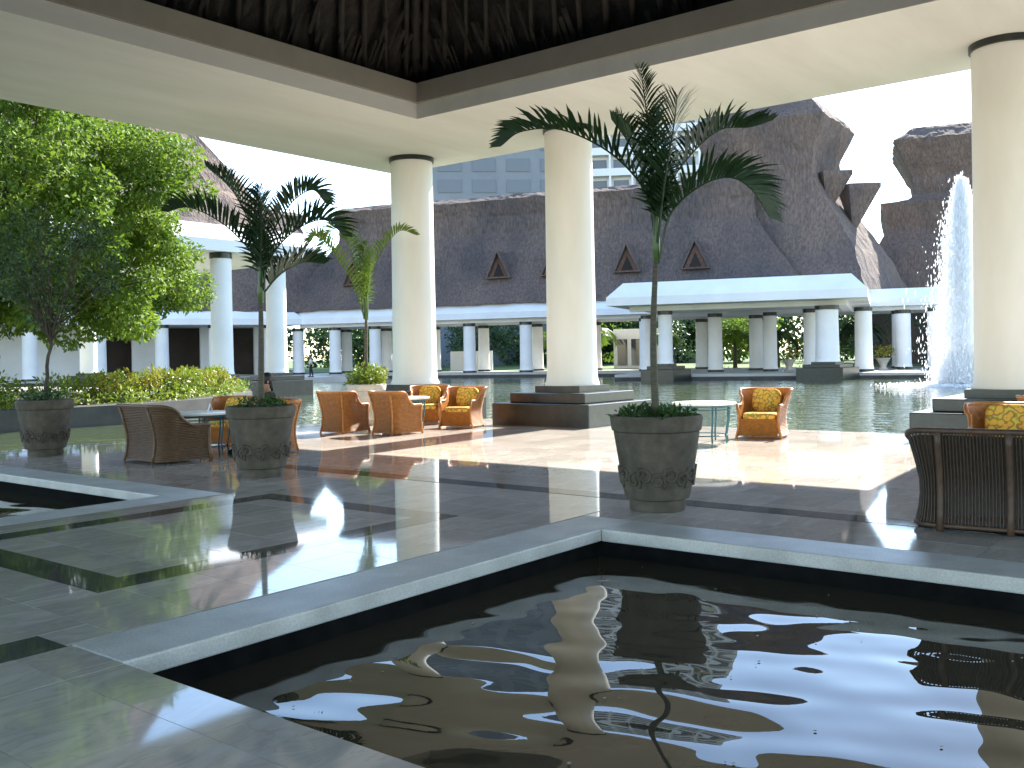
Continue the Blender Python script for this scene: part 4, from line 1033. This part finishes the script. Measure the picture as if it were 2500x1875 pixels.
# ==================================================================  GARDEN BEHIND THE COLONNADE
def shrub(label, p, r, h, m, seed, leaf=.28, n=14, per=60, group=None):
    random.seed(seed); cl = [(random.uniform(-r, r), random.uniform(-r, r), random.uniform(.2, h), random.uniform(.5, .9) * min(1.0, r * .6)) for k in range(n)]
    o = leaf_cloud(cl, leaf, per, seed, .5, .45).obj("shrub", m, loc=p); return tag(o, label, "shrub", group)
G = "garden shrubs seen between the far columns"
gi = 0
for (u_, n_, r, h, m, lab) in [
    (21.5, -14, 1.8, 4.6, M_LEAF, "tall bright green shrub between the colonnade's left columns"),
    (17.8, -13, 1.8, 3.2, M_HEDGE, "yellow-green shrub behind the white garden wall"),
    (13.6, -16, 2.2, 5.2, M_LEAFD, "dark leafy shrub behind the second pair of far columns"),
    (8.4, -16, 2.2, 5.2, M_LEAFD, "dark shrub showing right of the corner column"),
    (3.0, -18, 2.4, 5.5, M_LEAFD, "dark shrub behind the hanging palm leaves"),
    (-3.6, -17, 2.2, 5.0, M_LEAF, "green shrub left of the second big column"),
    (-12.5, -19, 2.2, 4.6, M_LEAFD, "dark shrub behind the low white outbuilding"),
    (-17.0, -13, 2.0, 4.6, M_LEAF, "lush bright shrub between the lake pavilion's columns"),
    (-21.6, -14, 2.2, 5.0, M_LEAFD, "dark spiky shrub behind the urn with yellow leaves"),
    (-26.0, -15, 2.2, 4.8, M_LEAFD, "dark shrub behind the lake pavilion's corner column"),
    (-30.5, -15, 2.4, 5.0, M_LEAFD, "dark green shrub behind the second urn"),
    (-34.5, -15, 2.4, 5.0, M_LEAFD, "dark green shrub left of the fountain")]:
    gi += 1; shrub(lab, tuple(B(u_, n_, .1)), r, h, m, 200 + gi, group=G)
# backdrop of trees beyond the garden
for i, (u_, n_, h, r) in enumerate([(34, -40, 6, 4.5), (22, -42, 6.5, 5), (10, -46, 6, 4.6), (0, -48, 6.5, 5), (-12, -46, 6, 4.8), (-24, -42, 6.5, 5), (-34, -40, 6.2, 4.6), (-44, -44, 6.4, 5), (-56, -46, 6.4, 5)]):
    broad_tree("garden_tree", ["garden tree behind the corner of the two colonnades", "garden tree far behind the tall shrub of the left bays", "garden tree behind the second pair of far columns", "garden tree far behind the hanging palm leaves", "garden tree behind the low white outbuilding", "garden tree far behind the urn of the lake pavilion", "garden tree behind the lake pavilion's corner column", "garden tree below the flared thatched hall", "garden tree beyond the thatched hall and the fountain"][i], tuple(B(u_, n_, .1)), 1.6, (0, 0, 3.9, r, r, 3.0), 26, 1.5, .5, 60, M_LEAFD if i % 2 else M_LEAF, .25, 300 + i, "trees at the end of the garden")
random.seed(91); cl = []
for i in range(420):
    u_ = random.uniform(-75, 60); p = B(u_, -62 + random.uniform(-6, 6)); cl.append((p.x, p.y, random.uniform(.6, 9.0), random.uniform(1.6, 2.6)))
for i in range(150):
    p = BB(random.uniform(-8, 30), -34 + random.uniform(-5, 5)); cl.append((p.x, p.y, random.uniform(.6, 8.0), random.uniform(1.5, 2.4)))
o = leaf_cloud(cl, .8, 26, 91, .5, .6).obj("far_wood", M_LEAFD); tag(o, "dark belt of trees closing off the garden behind the colonnade", "wood", kind="stuff")
for i, (s_, n_, r, h, m) in enumerate([(-3.5, -15, 2.0, 5.0, M_LEAF), (-8, -17, 2.2, 5.2, M_LEAFD), (-12, -14, 2.0, 4.4, M_LEAF)]):
    shrub(["bright shrub in the garden corner where the two colonnades meet", "dark shrub filling the garden corner behind the colonnade", "light green shrub near the garden corner wall"][i], tuple(B(22.8 + s_ * .75 + 6, n_ + 1, .1)), r, h, m, 260 + i, group=G)
# garden palms: long hanging leaves
def garden_palm(label, p, seed, h, n, L, m):
    t = thing("garden_palm", label, "palm", p, 0, "garden palms")
    MB().tube([(0, 0, -.1), (.05, .03, h * .5), (0, .05, h)], [.22, .17, .15], 8).obj("trunk", M_PTRUNK, t, smooth=True)
    rs = random.Random(seed)
    for k in range(n):
        a = 2 * pi * k / n + rs.uniform(-.2, .2); el = rs.uniform(.15, 1.0); d = Vector((cos(a), sin(a), 0)); l_ = L * rs.uniform(.85, 1.1)
        pts = [Vector((0, 0, h)), d * l_ * .3 + Vector((0, 0, h + l_ * .30 * el)), d * l_ * .65 + Vector((0, 0, h + l_ * .2 * el - .2)), d * l_ * .9 + Vector((0, 0, h - l_ * .3))]
        frond(pts, .8, 22, .05, seed * 50 + k, .2, .9, .5, .03).obj("frond", m, t)
    return t
garden_palm("low palm with long hanging leaves between the far columns by the corner column", tuple(B(1.6, -12, .1)), 1, 3.0, 12, 3.2, M_PALMYEL)
garden_palm("palm with drooping leaves left of the second big column", tuple(B(-2.8, -12.5, .1)), 2, 3.2, 11, 3.0, M_PALMYEL)
garden_palm("dark bushy palm behind the urn in the lake pavilion", tuple(B(-20.2, -12, .1)), 3, 2.6, 12, 3.2, M_PALM)
garden_palm("bright palm beside the lake pavilion's middle columns", tuple(B(-16.4, -11.5, .1)), 4, 2.8, 12, 2.8, M_PALMYEL)
garden_palm("dark palm behind the lake pavilion's corner", tuple(B(-27.2, -12, .1)), 5, 3.0, 12, 3.2, M_PALM)
garden_palm("small palm before the low white outbuilding", tuple(B(-9.6, -11.6, .1)), 6, 3.0, 9, 2.0, M_PALMYEL)
# low garden walls and a small white outbuilding
for (u0, u1, h, lab) in ((7.6, 12.2, 2.1, "low white garden wall right of the corner column"), (13.4, 19.4, 2.0, "low white garden wall behind the left columns")):
    o = MB().hexa(quadbox(B, u0, u1, -10.9, -10.6, .1, h)).obj("garden_wall", M_FARWHITE); tag(o, lab, "wall")
ob = thing("outbuilding", "low white outbuilding with dark openings behind the far colonnade", "building", tuple(B(-6.6, -13.4, .1)))
def OB(u_, n_, z): return UA * u_ + NA * n_ + Vector((0, 0, z))
b = MB(); b.hexa(quadbox(OB, -2.3, 2.3, -3, 0, 0, 3.9)); b.obj("wall", M_FARWHITE, ob)
for u_ in (-1.4, 0, 1.4): MB().hexa(quadbox(OB, u_ - .5, u_ + .5, .002, .04, .3, 2.9)).obj("window", M_GLASS, ob)
# urns with yellow plants on the far deck
for i, (u_, n_, lab) in enumerate([(-22.6, 4.2, "pale urn with a yellow-leaved plant between the lake pavilion's columns"), (-29.2, 4.0, "pale urn with a yellow-leaved plant near the fountain")]):
    p = B(u_, n_, .104)
    t = thing("urn", lab, "urn", tuple(p), 0, "urns on the far deck")
    MB().lathe([(.35, 0), (.3, .1), (.2, .2), (.3, .45), (.5, .8), (.55, .85), (.4, .84)], 16).obj("urn_body", M_POTPALE, t, smooth=True)
    random.seed(400 + i); cl = [(random.uniform(-.5, .5), random.uniform(-.5, .5), .95 + random.uniform(0, .5), .38) for k in range(10)]
    leaf_cloud(cl, .22, 190, 400 + i, .5, .4).obj("plant", M_CROTON, t)

# pale specks of fallen blossom on the dark basin
random.seed(12); b = MB()
for k in range(60):
    x, y = random.uniform(P1[0] + .3, P1[1] - .2), random.uniform(-1.2, P1[3] - .3); q = random.uniform(.006, .014); a = random.uniform(0, 6.28)
    b.add([(x + q * cos(a + t), y + q * .7 * sin(a + t), -.243) for t in np.linspace(0, 2 * pi, 7)[:-1]], [tuple(range(6))])
o = b.obj("fallen_petal", M_POTPALE); tag(o, "tiny pale petals scattered on the dark basin water", "petals", kind="stuff")
